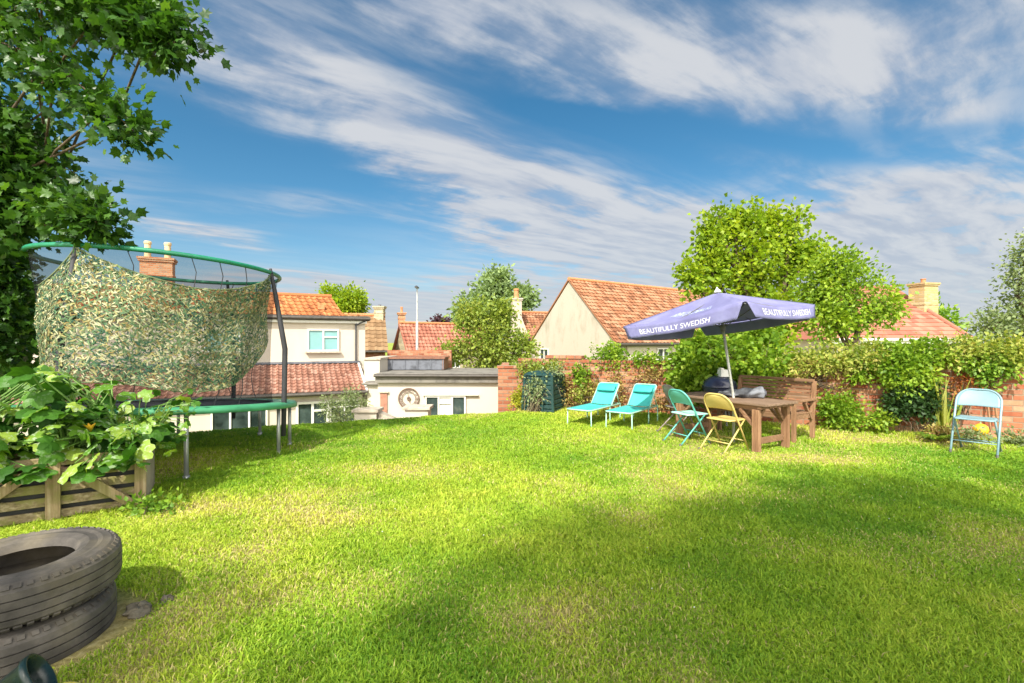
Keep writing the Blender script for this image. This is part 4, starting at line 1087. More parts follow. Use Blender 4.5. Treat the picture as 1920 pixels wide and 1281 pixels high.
# ---------------------------------------------------------------- folding chairs
def chair(name, label, loc, ang, mt, seatm=None, group='metal folding chairs on the lawn', s=1.0):
    t = thing(name, label, 'chair', loc, ang, group)     # faces local +y
    W, H = .215 * s, .785 * s; ft, bk = .22 * s, -.22 * s
    y_at = lambda z: ft + (bk - ft) * z / H
    r = .15 * s; pts = [(-W, ft, 0), (-W, y_at(H * .5), H * .5), (-W, y_at(H - r), H - r)]
    for k in range(1, 9):
        a = math.pi - math.pi / 2 * k / 8; z = H - r + r * math.sin(a); pts.append((-W + r + r * math.cos(a), y_at(z), z))
    p2 = [(-x, y, z) for x, y, z in pts[::-1]]
    m = MB(); m.tube(pts + p2, .0125 * s, 8); m.build('front_frame', mt, t, smooth=True, local=True)
    # pressed back panel, slightly dished, open lower edge
    m = MB()
    def bp(u, v):
        z = H - .012 - v * .205 * s; dz = z - (H - r); hw = W - .004
        if dz > 0: hw = W - r + math.sqrt(max(0, r * r - dz * dz)) - .006
        x = (u * 2 - 1) * hw; c = -.022 * math.cos(math.pi * (u - .5)) * math.sin(math.pi * min(1, v * .9 + .12))
        z -= .03 * v * math.cos(math.pi * (u - .5)) * -1 * .4
        return (x, y_at(z) + c, z)
    m.grid(bp, 14, 8); m.build('backrest', mt, t, smooth=True, local=True, thick=.006)
    sz = .435 * s; m = MB()
    def sp(u, v):
        x = (u * 2 - 1); y = (v * 2 - 1); ex = abs(x) ** 4 + abs(y) ** 4; k = 1 - .05 * max(0, ex - 1)
        return (x * (W - .022) * k, .035 * s + y * .20 * s * k, sz + .006 - .014 * (1 - x * x) * (1 - y * y) - .012 * max(abs(x), abs(y)) ** 12)
    m.grid(sp, 14, 14); st = m.build('seat', seatm or mt, t, smooth=True, local=True, thick=.012)
    m = MB(); pz = .015; y1 = .035 * s + .12 * s
    for sx in (-1, 1): m.tube([(sx * (W - .028), y1, sz - .01), (sx * (W - .028), -.295 * s, 0)], .011 * s, 8)
    m.tube([(-(W - .028), y1, sz - .012), (W - .028, y1, sz - .012)], .008, 6); m.build('rear_legs', mt, t, smooth=True, local=True)
    yr = lambda z: y1 + (-.295 * s - y1) * (1 - z / (sz - .01))
    m = MB(); m.tube([(-(W - .028), yr(.13), .13), (W - .028, yr(.13), .13)], .007, 6); m.build('crossbar', mt, t, smooth=True, local=True); m = MB(); m.tube([(-W, y_at(.15), .15), (W, y_at(.15), .15)], .007, 6)
    m.build('crossbar', mt, t, smooth=True, local=True); m = MB(); m.tube([(-(W), y_at(sz - .02), sz - .02), (W, y_at(sz - .02), sz - .02)], .007, 6); m.build('crossbar', mt, t, smooth=True, local=True)
    m = MB(); rub = m_foot
    for x, y in ((-W, ft), (W, ft), (-(W - .028), -.295 * s), (W - .028, -.295 * s)): m.lathe([(0, -.012), (.016, -.012), (.015, .03), (0, .03)], (x, y, 0), 8)
    m.build('rubber_foot', rub, t, local=True)
    return t
m_foot = m_plain('rubber_foot', (.12, .12, .11), .8)
teal = m_plain('paint_teal', (.10, .40, .34), .4, .5, .12, 5); teal_lit = m_plain('paint_teal_lit', (.36, .66, .58), .4, .5, .1, 5)  # seat colour is the teal brightened as if sunlit
yel = m_plain('paint_yellow', (.56, .43, .14), .4, .5, .1, 5); pblue = m_plain('paint_pale_blue', (.19, .31, .35), .42, .5, .12, 5); cbr = m_plain('paint_brown', (.26, .21, .19), .5, .5, .2, 5)
def face(dx, dy): return math.atan2(-dx, dy)
chair('folding_chair', 'pale yellow metal folding chair pulled up to the table', (2.95, 6.70, 0), face(.86, .5), yel)
chair('folding_chair', 'teal green metal folding chair at the table, its seat coloured lighter as if sunlit', (2.62, 7.22, 0), face(.93, .37), teal, teal_lit)
chair('folding_chair', 'brown metal folding chair behind the teal chair', (2.74, 7.92, 0), face(.97, .2), cbr)
chair('folding_chair', 'pale blue metal folding chair alone in front of the brick wall', (6.32, 6.58, 0), face(-.78, -.62), pblue, s=1.06)

# ---------------------------------------------------------------- sun loungers
def lounger(label, ox, oy):
    # local x along the width (to the near side), y along the length from the foot end
    dl = V3(.60, .80, 0); ang = math.atan2(dl.y, dl.x) - math.pi / 2
    t = thing('sun_lounger', label, 'sun lounger', (ox, oy, 0), ang, 'turquoise sun loungers')
    frm = m_lf; W, H, Ls = .47, .285, .92; ba = R(46); Lb = .53; by, bz = math.cos(ba), math.sin(ba)
    m = MB(); m.tube([(0, Ls + .36, H), (0, .03, H), (.03, 0, H), (W - .03, 0, H), (W, .03, H), (W, Ls + .36, H), (W - .02, Ls + .38, H), (.02, Ls + .38, H)], .013, 8, True); m.build('frame', frm, t, smooth=True, local=True)
    m = MB(); x0, x1 = .02, W - .02; y1, z1 = Ls + Lb * by, H + .01 + Lb * bz
    m.tube([(x0, Ls, H + .01), (x0, y1 - .03, z1 - .025), (x0 + .03, y1, z1), (x1 - .03, y1, z1), (x1, y1 - .03, z1 - .025), (x1, Ls, H + .01)], .012, 8); 
    m.tube([(x0, Ls + .30 * by, H + .30 * bz), (x0, Ls + .36, H)], .008, 6); m.tube([(x1, Ls + .30 * by, H + .30 * bz), (x1, Ls + .36, H)], .008, 6)
    m.build('back_frame', frm, t, smooth=True, local=True)
    m = MB(); m.grid(lambda u, v: (.012 + (W - .024) * u, .02 + (Ls - .03) * v, H + .012 - .022 * math.sin(math.pi * u) * (1 - .3 * v)), 10, 12); m.build('seat', m_lc, t, smooth=True, local=True, thick=.006)
    m = MB(); m.grid(lambda u, v: (.02 + (W - .04) * u, Ls + Lb * .97 * by * v + .02 * math.sin(math.pi * u) * bz, H + .02 + Lb * .97 * bz * v - .02 * math.sin(math.pi * u) * by), 10, 10); m.build('backrest', m_lc, t, smooth=True, local=True, thick=.006)
    m = MB(); c = .74
    def pil(u, v):
        a = u * 2 * math.pi; x = .05 + (W - .10) * v; e = math.sin(math.pi * min(1, max(0, v))) ** .25 if 0 < v < 1 else .3
        q, w_ = math.cos(a) * .085 * (.9 + .1 * e), math.sin(a) * .034 * e + .034
        yy = Ls + Lb * c * by - .025; zz = H + Lb * c * bz + .01
        return (x, yy + q * by - w_ * bz, zz + q * bz + w_ * by)
    m.grid(pil, 14, 12); m.build('head_pillow', m_lc2, t, smooth=True, local=True)
    for yy in (.05, Ls - .12, Ls + .33):
        m = MB(); m.tube([(.0, yy, H), (-.005, yy, .02), (.0, yy, -.01)], .011, 8); m.build('leg', frm, t, smooth=True, local=True)
        m = MB(); m.tube([(W, yy, H), (W + .005, yy, .02), (W, yy, -.01)], .011, 8); m.build('leg', frm, t, smooth=True, local=True)
    return t
m_lf = m_plain('lounger_frame', (.33, .58, .45), .4, .5, .06); m_lc = m_plain('lounger_cloth', (.06, .44, .39), .65, .3, .08, 5); m_lc2 = m_plain('lounger_pillow', (.04, .38, .35), .65, .3, .1, 5)
lounger('turquoise sun lounger nearest the table and chairs', 1.62, 8.42)
lounger('turquoise sun lounger nearest the green compost bin', .98, 8.72)

# ---------------------------------------------------------------- barbecue, cloth, bin
def barbecue():
    c = V3(3.80, 8.85, 0); t = thing('kettle_barbecue', 'dark blue kettle barbecue standing behind the table', 'barbecue', tuple(c), group=None)
    k = m_plain('enamel_navy', (.035, .04, .075), .22, .6, .2, 4); st = m_plain('steel_leg', (.3, .3, .3), .4, .5, .1, 5, .6)
    m = MB(); m.lathe([(.30, .66), (.285, .58), (.22, .48), (.1, .42), (0, .41)], c, 32); m.build('bowl', k, t, smooth=True)
    m = MB(); m.lathe([(0, .885), (.1, .875), (.2, .835), (.27, .77), (.302, .69), (.304, .665), (.296, .665), (.26, .76), (0, .87)], c, 32); m.build('lid', k, t, smooth=True)
    m = MB(); m.tube([c + V3(-.06, 0, .875), c + V3(-.05, 0, .92), c + V3(.05, 0, .92), c + V3(.06, 0, .875)], .011, 8); m.build('handle', st, t)
    for a in (R(-90), R(30), R(150)):
        m = MB(); m.tube([c + V3(math.cos(a) * .2, math.sin(a) * .2, .5), c + V3(math.cos(a) * .30, math.sin(a) * .30, 0)], .012, 8); m.build('leg', st, t)
    g = thing('box', 'small white box resting on top of the dark barbecue lid', 'box', (c.x + .01, c.y - .06, .86))
    m = MB(); m.obox((c.x - .045, c.y - .17, .862), (.15, .02, 0), (-.02, .11, 0), (0, 0, .13)); m.build('carton', m_plain('carton_white', (.75, .75, .70), .7), g, bevel=.004)
    m = MB(); m.obox((c.x - .035, c.y - .165, .993), (.06, .01, 0), (-.01, .09, 0), (-.02, 0, .03)); m.build('flap', m_plain('carton_inner', (.7, .68, .6), .7), g)
barbecue()
def cloth_roll():
    t = thing('rolled_cushion', 'grey crumpled seat cushion lying rolled on the far side of the table', 'cushion', (3.50, 7.18, .665))
    g = m_plain('cloth_grey', (.17, .18, .20), .9, .15, .3, 9)
    P0 = V3(3.12, 7.32, .72); P1 = V3(3.72, 7.12, .745); d = (P1 - P0)
    m = MB()
    def fn(u, v):
        a = v * 2 * math.pi; c = P0 + d * u; r = .030 + .045 * min(1, u * 1.6) + .012 * math.sin(u * 19 + a * 2) + .008 * math.sin(a * 5 + u * 7)
        if u < .001 or u > .999: r *= .35
        b = V3(-d.y, d.x, 0).normalized(); p = c + b * math.cos(a) * r * 1.45 + V3(0, 0, 1) * math.sin(a) * r; p.z = max(p.z, .669); return p
    m.grid(fn, 30, 20); m.build('cushion_cover', g, t, smooth=True)
    m = MB(); e = P1 + d.normalized() * .01; b = V3(-d.y, d.x, 0).normalized()
    sp = [e + b * math.cos(a) * (.012 + .0085 * a) + V3(0, 0, 1) * math.sin(a) * (.010 + .0075 * a) for a in [k * .5 for k in range(15)]]
    m.tube(sp, .010, 6); m.build('rolled_edge', m_plain('cloth_dark', (.10, .10, .12), .9), t, smooth=True)
cloth_roll()

def compost_bin():
    c = V3(.72, 10.72, 0); gz = float(ground_z(c.x, c.y)) - .02; ang = R(-28)
    t = thing('compost_bin', 'dark green slatted plastic compost bin half hidden in plants by the wall', 'compost bin', (c.x, c.y, gz), ang)
    g = m_plain('bin_green', (.012, .045, .042), .4, .5, .25, 3); w0, w1, H = .38, .33, .80
    m = MB(); n = 8
    for i in range(n):
        z0, z1 = H * i / n, H * (i + 1) / n - .012; a = w0 + (w1 - w0) * i / n
        m.lathe([(a * 1.30, z0), (a * 1.33, z0 + .012), (a * 1.30, z1 - .01), (a * 1.25, z1), (a * 1.21, z1 + .012)], (0, 0, 0), 4)
    b = m.build('slatted_body', g, t, local=True, bevel=.006); b.rotation_euler = (0, 0, R(45))
    for sx in (-1, 1):
        for sy in (-1, 1): m = MB(); m.beam((sx * w0 * .97, sy * w0 * .97, 0), (sx * w1 * .97, sy * w1 * .97, H), .05, .05, (1, 0, 0)); m.build('corner_post', g, t, local=True)
    for x in (-.12, .12): m = MB(); m.beam((x, -w0 * .98, 0), (x, -w1 * .98, H), .03, .03, (0, 1, 0)); m.build('batten', g, t, local=True); m = MB(); m.beam((-w0 * .98, x, 0), (-w1 * .98, x, H), .03, .03, (0, 1, 0)); m.build('batten', g, t, local=True)
    m = MB(); m.lathe([(w1 * 1.44, H), (w1 * 1.44, H + .03), (w1 * 1.2, H + .07), (w1 * .6, H + .10), (0, H + .11)], (0, 0, 0), 4); l = m.build('lid', g, t, local=True, bevel=.008); l.rotation_euler = (0, 0, R(45))
    m = MB(); m.box((-.02, -w0 * 1.0, .33), (.1, .02, .15)); m.build('hatch', m_plain('bin_dark', (.008, .015, .015), .7), t, local=True)
compost_bin()

# ---------------------------------------------------------------- crate planter with courgettes
PA_ = V3(-3.31, 4.38, 0); PF = V3(-.845, -.535, 0).normalized(); PS = V3(-.535, .845, 0).normalized(); Z = V3(0, 0, 1)
def planter():
    t = thing('raised_planter', 'raised bed made of old wooden gates with diagonal braces and mossy rails', 'planter', tuple(PA_))
    wd = m_wood('wood_moss', (.11, .08, .045), (.26, .20, .11), (.42, .35, .23), 0, 3, .8); wv = m_wood('wood_moss_v', (.15, .10, .05), (.34, .25, .14), (.48, .39, .26), 2, 3, .5)
    LF, LS, N = 2.2, .82, PF.cross(Z)
    if N.dot(PS) > 0: N = -N
    at = lambda f, s, z, o=0: PA_ + PF * f + PS * s + Z * z + N * o
    rr = random.Random(5)
    for i, z in enumerate((.015, .125, .235, .345, .455)):
        m = MB(); m.obox(at(0.005, 0, z + rr.uniform(-.005, .005)), PF * LF, Z * .072, N * -.024); m.build('rail', wd, t, bevel=.003)
    for f, w in ((0, .085), (.575, .095), (1.35, .09), (2.1, .09)):
        m = MB(); m.obox(at(f, 0, -.03, .003), PF * w, Z * .565, N * .03); m.build('stile', wv, t, bevel=.004)
    for (f0, z0), (f1, z1) in (((.07, .04), (.50, .41)), ((.67, .50), (1.25, .03)), ((1.47, .05), (2.05, .5))):
        m = MB(); m.beam(at(f0, 0, z0, .05), at(f1, 0, z1, .05), .075, .028, N); 
        m.build('diagonal_brace', wv, t, bevel=.004)
    # side facing right: upright pales
    for i in range(9):
        s = .03 + i * .092; m = MB(); h = .52 + rr.uniform(-.03, .03); o = at(0, s, -.03); m.obox(o, PS * .055, Z * h, PF * .022); m.build('pale', m_pale, t, bevel=.003)
    m = MB(); m.obox(at(.05, LS, -.02), PF * LF, Z * .5, PS * .03); m.obox(at(LF, .03, -.02), PS * (LS - .04), Z * .5, PF * .03); m.build('back_board', wd, t)
    m = MB(); m.obox(at(.03, .03, -.02), PF * (LF - .04), Z * .40, PS * .012); m.obox(at(.03, .05, -.02), PS * (LS - .08), Z * .40, PF * .012); m.build('lining', m_plain('black_liner', (.014, .014, .013), .6, .4, .3), t)
    m = MB(); m.grid(lambda u, v: at(.045 + (LF - .08) * u, .045 + (LS - .09) * v, .40 + .03 * math.sin(u * 13) * math.cos(v * 9)), 20, 8); m.build('soil', m_plain('soil', (.07, .045, .03), .95, .1, .3, 12, bmp=.8), t, smooth=True)
m_pale = m_wood('pale_grey', (.20, .16, .11), (.38, .32, .24), (.5, .45, .36), 2, 4)
planter()
def courgettes():
    rr = random.Random(21); rng = np.random.default_rng(21)
    at = lambda f, s, z: PA_ + PF * f + PS * s + Z * z
    squash = L['squash']
    flower = m_plain('courgette_flower', (.75, .42, .03), .6, .3, .15)
    big, T, out = newmat('squash_leaf_big')
    at_ = T.new('ShaderNodeAttribute', attribute_name='rnd').outputs['Fac']; co = T.new('ShaderNodeTexCoord').outputs['Object']
    c = T.ramp(T.math('ADD', at_, T.math('MULTIPLY', T.math('SUBTRACT', T.noise(co, 9, 4, .6), .5), .35)), [(.05, (.025, .09, .010)), (.45, (.065, .18, .016)), (.78, (.14, .29, .024)), (.98, (.30, .42, .06))])
    sil = T.math('MULTIPLY', T.smooth(T.noise(co, 26, 3, .6), .52, .62), .6); c = T.mix(T.math('MULTIPLY', sil, T.smooth(at_, .3, .8)), c, (.50, .58, .44))
    b = bsdf(T, .5, .35); T.link(c, b.inputs['Base Color']); bump(T, b, T.noise(co, 16, 4, .6), .6, .02)
    tr = T.new('ShaderNodeBsdfTranslucent'); T.link(T.mix(1.0, c, (1.3, 1.3, .4), 'MULTIPLY'), tr.inputs[0]); mx = T.new('ShaderNodeMixShader'); mx.inputs[0].default_value = .4
    T.link(b.outputs[0], mx.inputs[1]); T.link(tr.outputs[0], mx.inputs[2]); T.link(mx.outputs[0], out.inputs[0])
    for pi, (f0, f1, seed, lab) in enumerate(((-.05, .75, 1, 'courgette plant with big lobed leaves at the right end of the planter'), (.7, 1.9, 2, 'courgette plant with pale mottled leaves spilling over the left of the planter'))):
        t = thing('courgette_plant', lab, 'plant', tuple(at((f0 + f1) / 2, .4, .4)), group='courgette plants in the raised bed')
        P, D, S = [], [], []; stems = MB()
        n = 165 if pi == 0 else 190
        for i in range(n):
            f = rr.uniform(f0, f1); s = rr.uniform(-.12, .80)
            front = s < .08 and i % 2; edge = abs(f - .05) < .2 and pi == 0
            h = rr.uniform(.56, .78) if front or edge else .55 + (.72 - .3 * abs(f - .75)) * rr.random() ** 1.3
            if i % 14 == 0: h = rr.uniform(.42, .52); s = -.14
            p = at(f, s, h); root = at((f0 + f1) / 2 + rr.uniform(-.25, .25), .38 + rr.uniform(-.15, .15), .40)
            out_ = (p - root); out_.z = 0
            d = out_.normalized() * 1.0 + V3(rr.gauss(0, .4), rr.gauss(0, .4), rr.uniform(-.45, .15)) - (Z * .5 if front else Z * 0)
            if i % 3 == 0: d += V3(.1, -.8, -.3)
            P.append(p); D.append(d); S.append(rr.uniform(.12, .22) * (1.1 if front else 1))
            mid = root.lerp(p, .55) + Z * .12; stems.tube([root, mid, p], [.011, .009, .005], 6, caps=False)
        # smaller shoots reaching past the crate edge
        if pi == 0:
            for i in range(46):
                p = at(rr.uniform(-.36, .15), rr.uniform(.0, .8), rr.uniform(.45, .98)); P.append(p); D.append(V3(rr.gauss(.5, .5), rr.gauss(-.3, .5), rr.uniform(-.5, .4))); S.append(rr.uniform(.06, .13))
                root = at(.1, .4, .42); stems.tube([root, root.lerp(p, .6) + Z * .15, p], [.007, .005, .003], 5, caps=False)
        P = np.array(P); D = np.array(D); S = np.array(S)
        o = leaves('foliage', P, D, S * 1.0, T_SQ2, big, t, up=.62, jit=.05, rng=rng)
        o.data.polygons.foreach_set('use_smooth', np.ones(len(o.data.polygons), bool))
        stems.build('stem', m_stem, t, smooth=True)
        for i in range(3 if pi == 0 else 1):
            f = rr.uniform(-.15, .5) if pi == 0 else rr.uniform(.7, 1.2); c = at(f, rr.uniform(-.05, .3), rr.uniform(.62, .92)); m = MB(); n5 = 5; vs = [c - Z * .05]
            for k in range(10):
                a = k * math.pi / 5; r_ = .05 if k % 2 == 0 else .022; vs.append(c + V3(math.cos(a) * r_, math.sin(a) * r_ * .9 - .01, .03 if k % 2 == 0 else .01))
            m.add(vs, [(0, k + 1, (k + 1) % 10 + 1) for k in range(10)]); m.build('flower', flower, t, smooth=True)
def subdiv_tpl(tp, cup=.22):
    v, f = tp; n = len(v) - 1; c = v[0]; vs = [c]; 
    for i in range(n):
        q = c + (v[i + 1] - c) * .55; q[2] = .035 * math.sin(i * 2.1); vs.append(q)
    for i in range(n):
        q = v[i + 1].copy(); q[2] += .05 * math.sin(i * 1.7 + 1); vs.append(q)
    fs = [(0, i + 1, (i + 1) % n + 1) for i in range(n)] + [(i + 1, n + i + 1, n + (i + 1) % n + 1, (i + 1) % n + 1) for i in range(n)]
    return np.array(vs), fs
T_SQ2 = subdiv_tpl(T_SQUASH)
m_stem = m_plain('stem_green', (.13, .24, .05), .6, .3, .2)
courgettes()

# ---------------------------------------------------------------- tyres and bits in the corner
def tyre(label, cx, cy, z0, Rr, seed, tilt=(0, 0)):
    t = thing('tyre', label, 'tyre', (cx, cy, z0), 0, 'old tyres stacked in the corner')
    W = .225; ri = .205
    prof = [(ri, .05), (ri + .02, .012), (ri + .06, .0), (Rr - .06, .008), (Rr - .018, .03)]
    gro = []; zs = [.035, .075, .115, .155, .190]
    prof += [(Rr - .004, .042)]
    for z in (.072, .112, .152):
        prof += [(Rr, z - .0035), (Rr - .012, z - .003), (Rr - .012, z + .002), (Rr, z + .0025)]
    prof += [(Rr - .004, W - .04), (Rr - .018, W - .026), (Rr - .045, W - .008), (Rr - .08, W - .001), (ri + .09, W - .006), (ri + .055, W), (ri + .02, W - .012), (ri, W - .05), (ri + .03, W - .055), (Rr - .05, W - .05), (Rr - .035, .06), (ri + .05, .05), (ri, .05)]
    m = MB(); m.lathe(prof, (0, 0, 0), 200); m2, T, out = newmat('old_rubber'); b = bsdf(T, .75, .3); co = T.new('ShaderNodeTexCoord').outputs['Object']
    n = T.noise(co, 5, 6, .65); n2 = T.noise(co, 60, 3, .6)
    c = T.ramp(n, [(.3, (.040, .036, .032)), (.5, (.085, .076, .066)), (.66, (.15, .132, .112)), (.8, (.26, .225, .185))])
    gz = T.new('ShaderNodeSeparateXYZ'); T.link(co, gz.inputs[0])
    c = T.mix(T.math('MULTIPLY', T.smooth(T.noise(co, 3, 4, .6), .45, .7), .35), c, (.16, .13, .06))
    T.link(c, b.inputs['Base Color']); bump(T, b, n2, .35, .003); T.link(b.outputs[0], out.inputs[0])
    rr = random.Random(seed); k = 56
    for i in range(k):   # shoulder lugs
        a = 2 * math.pi * i / k + rr.uniform(-.01, .01); M3 = Matrix.Rotation(a, 3, 'Z')
        for z in (.026, W - .024): m.box(M3 @ Vector((Rr - .0265, 0, z)), (.022, .026 + rr.uniform(-.004, .004), .020), M3 @ Matrix.Rotation(.75 if z > .1 else -.75, 3, 'Y'))
    m.build('tread_casing', m2, t, smooth=False, local=True)
    t.rotation_euler = (tilt[0], tilt[1], seed)
tyre('old grey tyre lying on top of another tyre beside the planter', -2.44, 2.40, .222, .395, 1, (R(.5), R(-.6)))
tyre('lower old tyre of the pair, resting on bare soil', -2.46, 2.38, -.015, .40, 2)
def corner_bits():
    t = thing('plant_pot', 'dark green plastic pot tipped on its side in front of the tyres', 'pot', (-1.92, 1.88, 0))
    g = m_plain('pot_green', (.012, .03, .027), .3, .5, .3, 8); m = MB(); M3 = Matrix.Rotation(R(35), 3, 'Z') @ Matrix.Rotation(R(62), 3, 'Y')
    pr = [(0, 0), (.055, 0), (.085, .17), (.096, .175), (.096, .20), (.088, .20), (.078, .16), (.05, .012), (0, .012)]
    tmp = MB(); tmp.lathe(pr, (0, 0, 0), 28); m.add([M3 @ Vector(p) + V3(-2.03, 1.84, .07) for p in tmp.v], tmp.f); m.build('pot_body', g, t, smooth=True)
    t2 = thing('toy_ball', 'yellow plastic ball beside the tipped green pot', 'ball', (-1.80, 1.92, .05)); m = MB()
    m.lathe([(.085 * math.sin(math.pi * k / 14) + .0001, .07 - .085 * math.cos(math.pi * k / 14)) for k in range(15)], (-1.80, 1.93, -.03), 24); m.build('ball_shell', m_plain('yellow_plastic', (.72, .60, .10), .4, .5, .2), t2, smooth=True)
    t3 = thing('stone_lump', 'broken grey piece of rubble against the right side of the tyres', 'rubble', (-1.93, 2.62, 0)); m = MB(); rr = random.Random(3)
    for q in range(3):
        c = V3(-2.05 + q * .04, 2.66 + rr.uniform(-.06, .10), .03 - q * .01); n = 9; vs = []
        for i in range(n):
            for j in range(6):
                a = 2 * math.pi * i / n; e = -1.3 + 2.6 * j / 5; r_ = .05 * (1 + rr.uniform(-.28, .28)); vs.append(c + V3(math.cos(a) * math.cos(e) * r_, math.sin(a) * math.cos(e) * r_ * 1.2, math.sin(e) * r_ * .8))
        m.add(vs, [(i * 6 + j, ((i + 1) % n) * 6 + j, ((i + 1) % n) * 6 + j + 1, i * 6 + j + 1) for i in range(n) for j in range(5)] + [tuple(i * 6 + 5 for i in range(n)), tuple(i * 6 for i in range(n - 1, -1, -1))])
    m.build('rubble', m_plain('stone_grey', (.17, .15, .11), .95, .1, .35, 20, bmp=.8), t3)
corner_bits()

# ---------------------------------------------------------------- trees
def P3(x, y, Y): return tuple(px(x, y, Y))
def all_trees():
    # large maple overhanging from the left
    def sweep(pts, Ys, r0, r1, n):
        out = []
        for i in range(len(pts) - 1):
            a, b = px(*pts[i], Ys[i]), px(*pts[i + 1], Ys[i + 1]); k = len(pts) - 1
            out.append((a, b, r0 + (r1 - r0) * i / k, r0 + (r1 - r0) * (i + 1) / k, n))
        return out
    caps = sweep([(-150, -40), (50, 0), (165, 15), (270, 45), (330, 90)], [5.6, 5.3, 5.1, 5.0, 4.9], .36, .09, 28)
    caps += sweep([(-80, 60), (80, 110), (180, 190), (250, 245)], [5.6, 5.3, 5.1, 5.0], .30, .07, 19)
    caps += sweep([(-120, 180), (10, 260), (30, 360)], [5.6, 5.5, 5.4], .42, .38, 70)
    caps += sweep([(-60, 320), (40, 370), (130, 390), (200, 420)], [5.6, 5.4, 5.1, 5.0], .30, .05, 26)
    caps += sweep([(-90, 250), (0, 330), (20, 420)], [5.5, 5.4, 5.4], .32, .26, 60)
    caps += sweep([(-160, 420), (-20, 520), (-20, 660)], [6.8, 6.6, 6.4], .5, .45, 170); caps += [(px(-30, 700, 7.4), px(40, 560, 8.0), .5, .5, 170)]
    caps += sweep([(150, -40), (240, 0), (320, 20)], [5.4, 5.2, 5.0], .25, .12, 22)
    caps += [((-7.8, 6, 5.5), (-6.0, 6.2, 6.5), 1.5, 1.3, 110), ((-8, 6.5, 3), (-7, 7, 4.5), 1.2, 1.0, 90)]
    tree('maple_tree', 'large dark green maple overhanging the trampoline from the left edge', (-8.3, 6.6, 0), caps, .2, 'maple', .108, per=15, spread=.12, tpl=T_MAPLE, up=.45, twigs=.35, fork=.5, droop=.35, seed=3, limb=.10)
    tree('lime_tree', 'tall bright yellow-green tree behind the parasol and brick wall', P3(1412, 0, 13.2)[:2] + (-2.2,),
         [(P3(1400, 560, 13.2), P3(1400, 460, 13.2), 1.25, .95, 210), (P3(1335, 520, 13), P3(1330, 460, 13), .55, .40, 60), (P3(1480, 520, 13.2), P3(1490, 455, 13.2), .55, .42, 70),
          (P3(1380, 440, 13.2), P3(1375, 405, 13.2), .40, .16, 34), (P3(1440, 440, 13.2), P3(1445, 415, 13.2), .40, .2, 34), (P3(1300, 540, 12.8), P3(1295, 500, 12.8), .30, .12, 30), (P3(1330, 450, 13), P3(1322, 412, 13), .22, .06, 16), (P3(1410, 430, 13), P3(1408, 392, 13), .22, .05, 16), (P3(1488, 440, 13), P3(1494, 404, 13), .25, .06, 16), (P3(1515, 490, 13), P3(1535, 462, 13), .28, .12, 24), (P3(1350, 430, 13), P3(1348, 400, 13), .2, .05, 12), (P3(1420, 640, 12.6), P3(1450, 590, 12.6), .9, .9, 90)],
         .14, 'bright', .115, per=20, spread=.15, tpl=T_ROUND, up=.45, seed=5)
    tree('ash_tree', 'mid green rounded tree with leaning dark trunk in front of the red hipped roof', P3(1560, 0, 11.2)[:2] + (-.3,),
         [(P3(1590, 560, 11.5), P3(1590, 540, 11.5), .95, .8, 150), (P3(1565, 505, 11.6), P3(1600, 490, 11.6), .38, .25, 40), (P3(1650, 560, 11.4), P3(1655, 590, 11.4), .42, .36, 44), (P3(1540, 600, 11.3), P3(1600, 615, 11.3), .40, .36, 60), (P3(1515, 530, 12), P3(1545, 600, 12), .45, .48, 90), (P3(1540, 500, 11.8), P3(1560, 520, 11.8), .3, .3, 34)],
         .075, 'ash', .095, per=18, spread=.12, tpl=T_SIMPLE, up=.5, seed=6, fork=.55, lean=(.5, 0))
    A = 21.5
    tree('apple_tree', 'small apple tree with loose olive foliage rising behind the flat roofed annex', P3(940, 0, A)[:2] + (-2.35,),
         [(P3(915, 650, A), P3(915, 620, A), 1.45, 1.25, 190), (P3(870, 600, A), P3(890, 580, A), .65, .35, 60), (P3(930, 600, A), P3(950, 580, A), .7, .4, 60), (P3(870, 655, A), P3(828, 668, A), .55, .2, 50), (P3(970, 640, A), P3(985, 665, A), .55, .5, 60), (P3(890, 675, A), P3(960, 682, A), .45, .35, 50)],
         .10, 'apple', .15, per=16, spread=.19, up=.5, seed=7)
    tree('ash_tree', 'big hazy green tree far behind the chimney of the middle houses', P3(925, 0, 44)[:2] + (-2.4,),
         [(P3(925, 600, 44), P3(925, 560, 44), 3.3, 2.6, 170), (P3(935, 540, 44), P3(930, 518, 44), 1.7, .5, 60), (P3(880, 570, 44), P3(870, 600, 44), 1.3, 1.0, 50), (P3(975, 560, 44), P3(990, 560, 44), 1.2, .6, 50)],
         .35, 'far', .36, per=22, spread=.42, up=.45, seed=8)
    tree('round_tree', 'small bright green treetop above the right end of the orange pantile roof', P3(650, 0, 30)[:2] + (-2.4,),
         [(P3(648, 580, 30), P3(652, 562, 30), 1.15, .75, 130), (P3(622, 555, 30), P3(615, 552, 30), .45, .25, 24), (P3(672, 570, 30), P3(675, 560, 30), .45, .3, 24)], .15, 'bright', .20, per=22, spread=.24, up=.45, seed=9)
    tree('copper_beech', 'small purple leaved treetop above the ridge of the pale red roof', P3(828, 0, 48)[:2] + (-2.4,), [(P3(822, 608, 48), P3(836, 606, 48), .65, .55, 46)], .2, 'purple', .3, per=16, spread=.3, seed=10)
    tree('evergreen_tree', 'grey green loose tree cut off by the right edge of the photo', P3(1935, 0, 14)[:2] + (-.5,),
         [(P3(1925, 640, 14), P3(1945, 560, 14), 1.15, .9, 190), (P3(1915, 540, 14), P3(1925, 455, 14), .50, .28, 70), (P3(1850, 620, 14), P3(1880, 600, 14), .28, .4, 50), (P3(1975, 520, 14), P3(1985, 440, 14), .8, .6, 90)],
         .14, 'olive', .10, per=15, spread=.15, up=.4, seed=11)
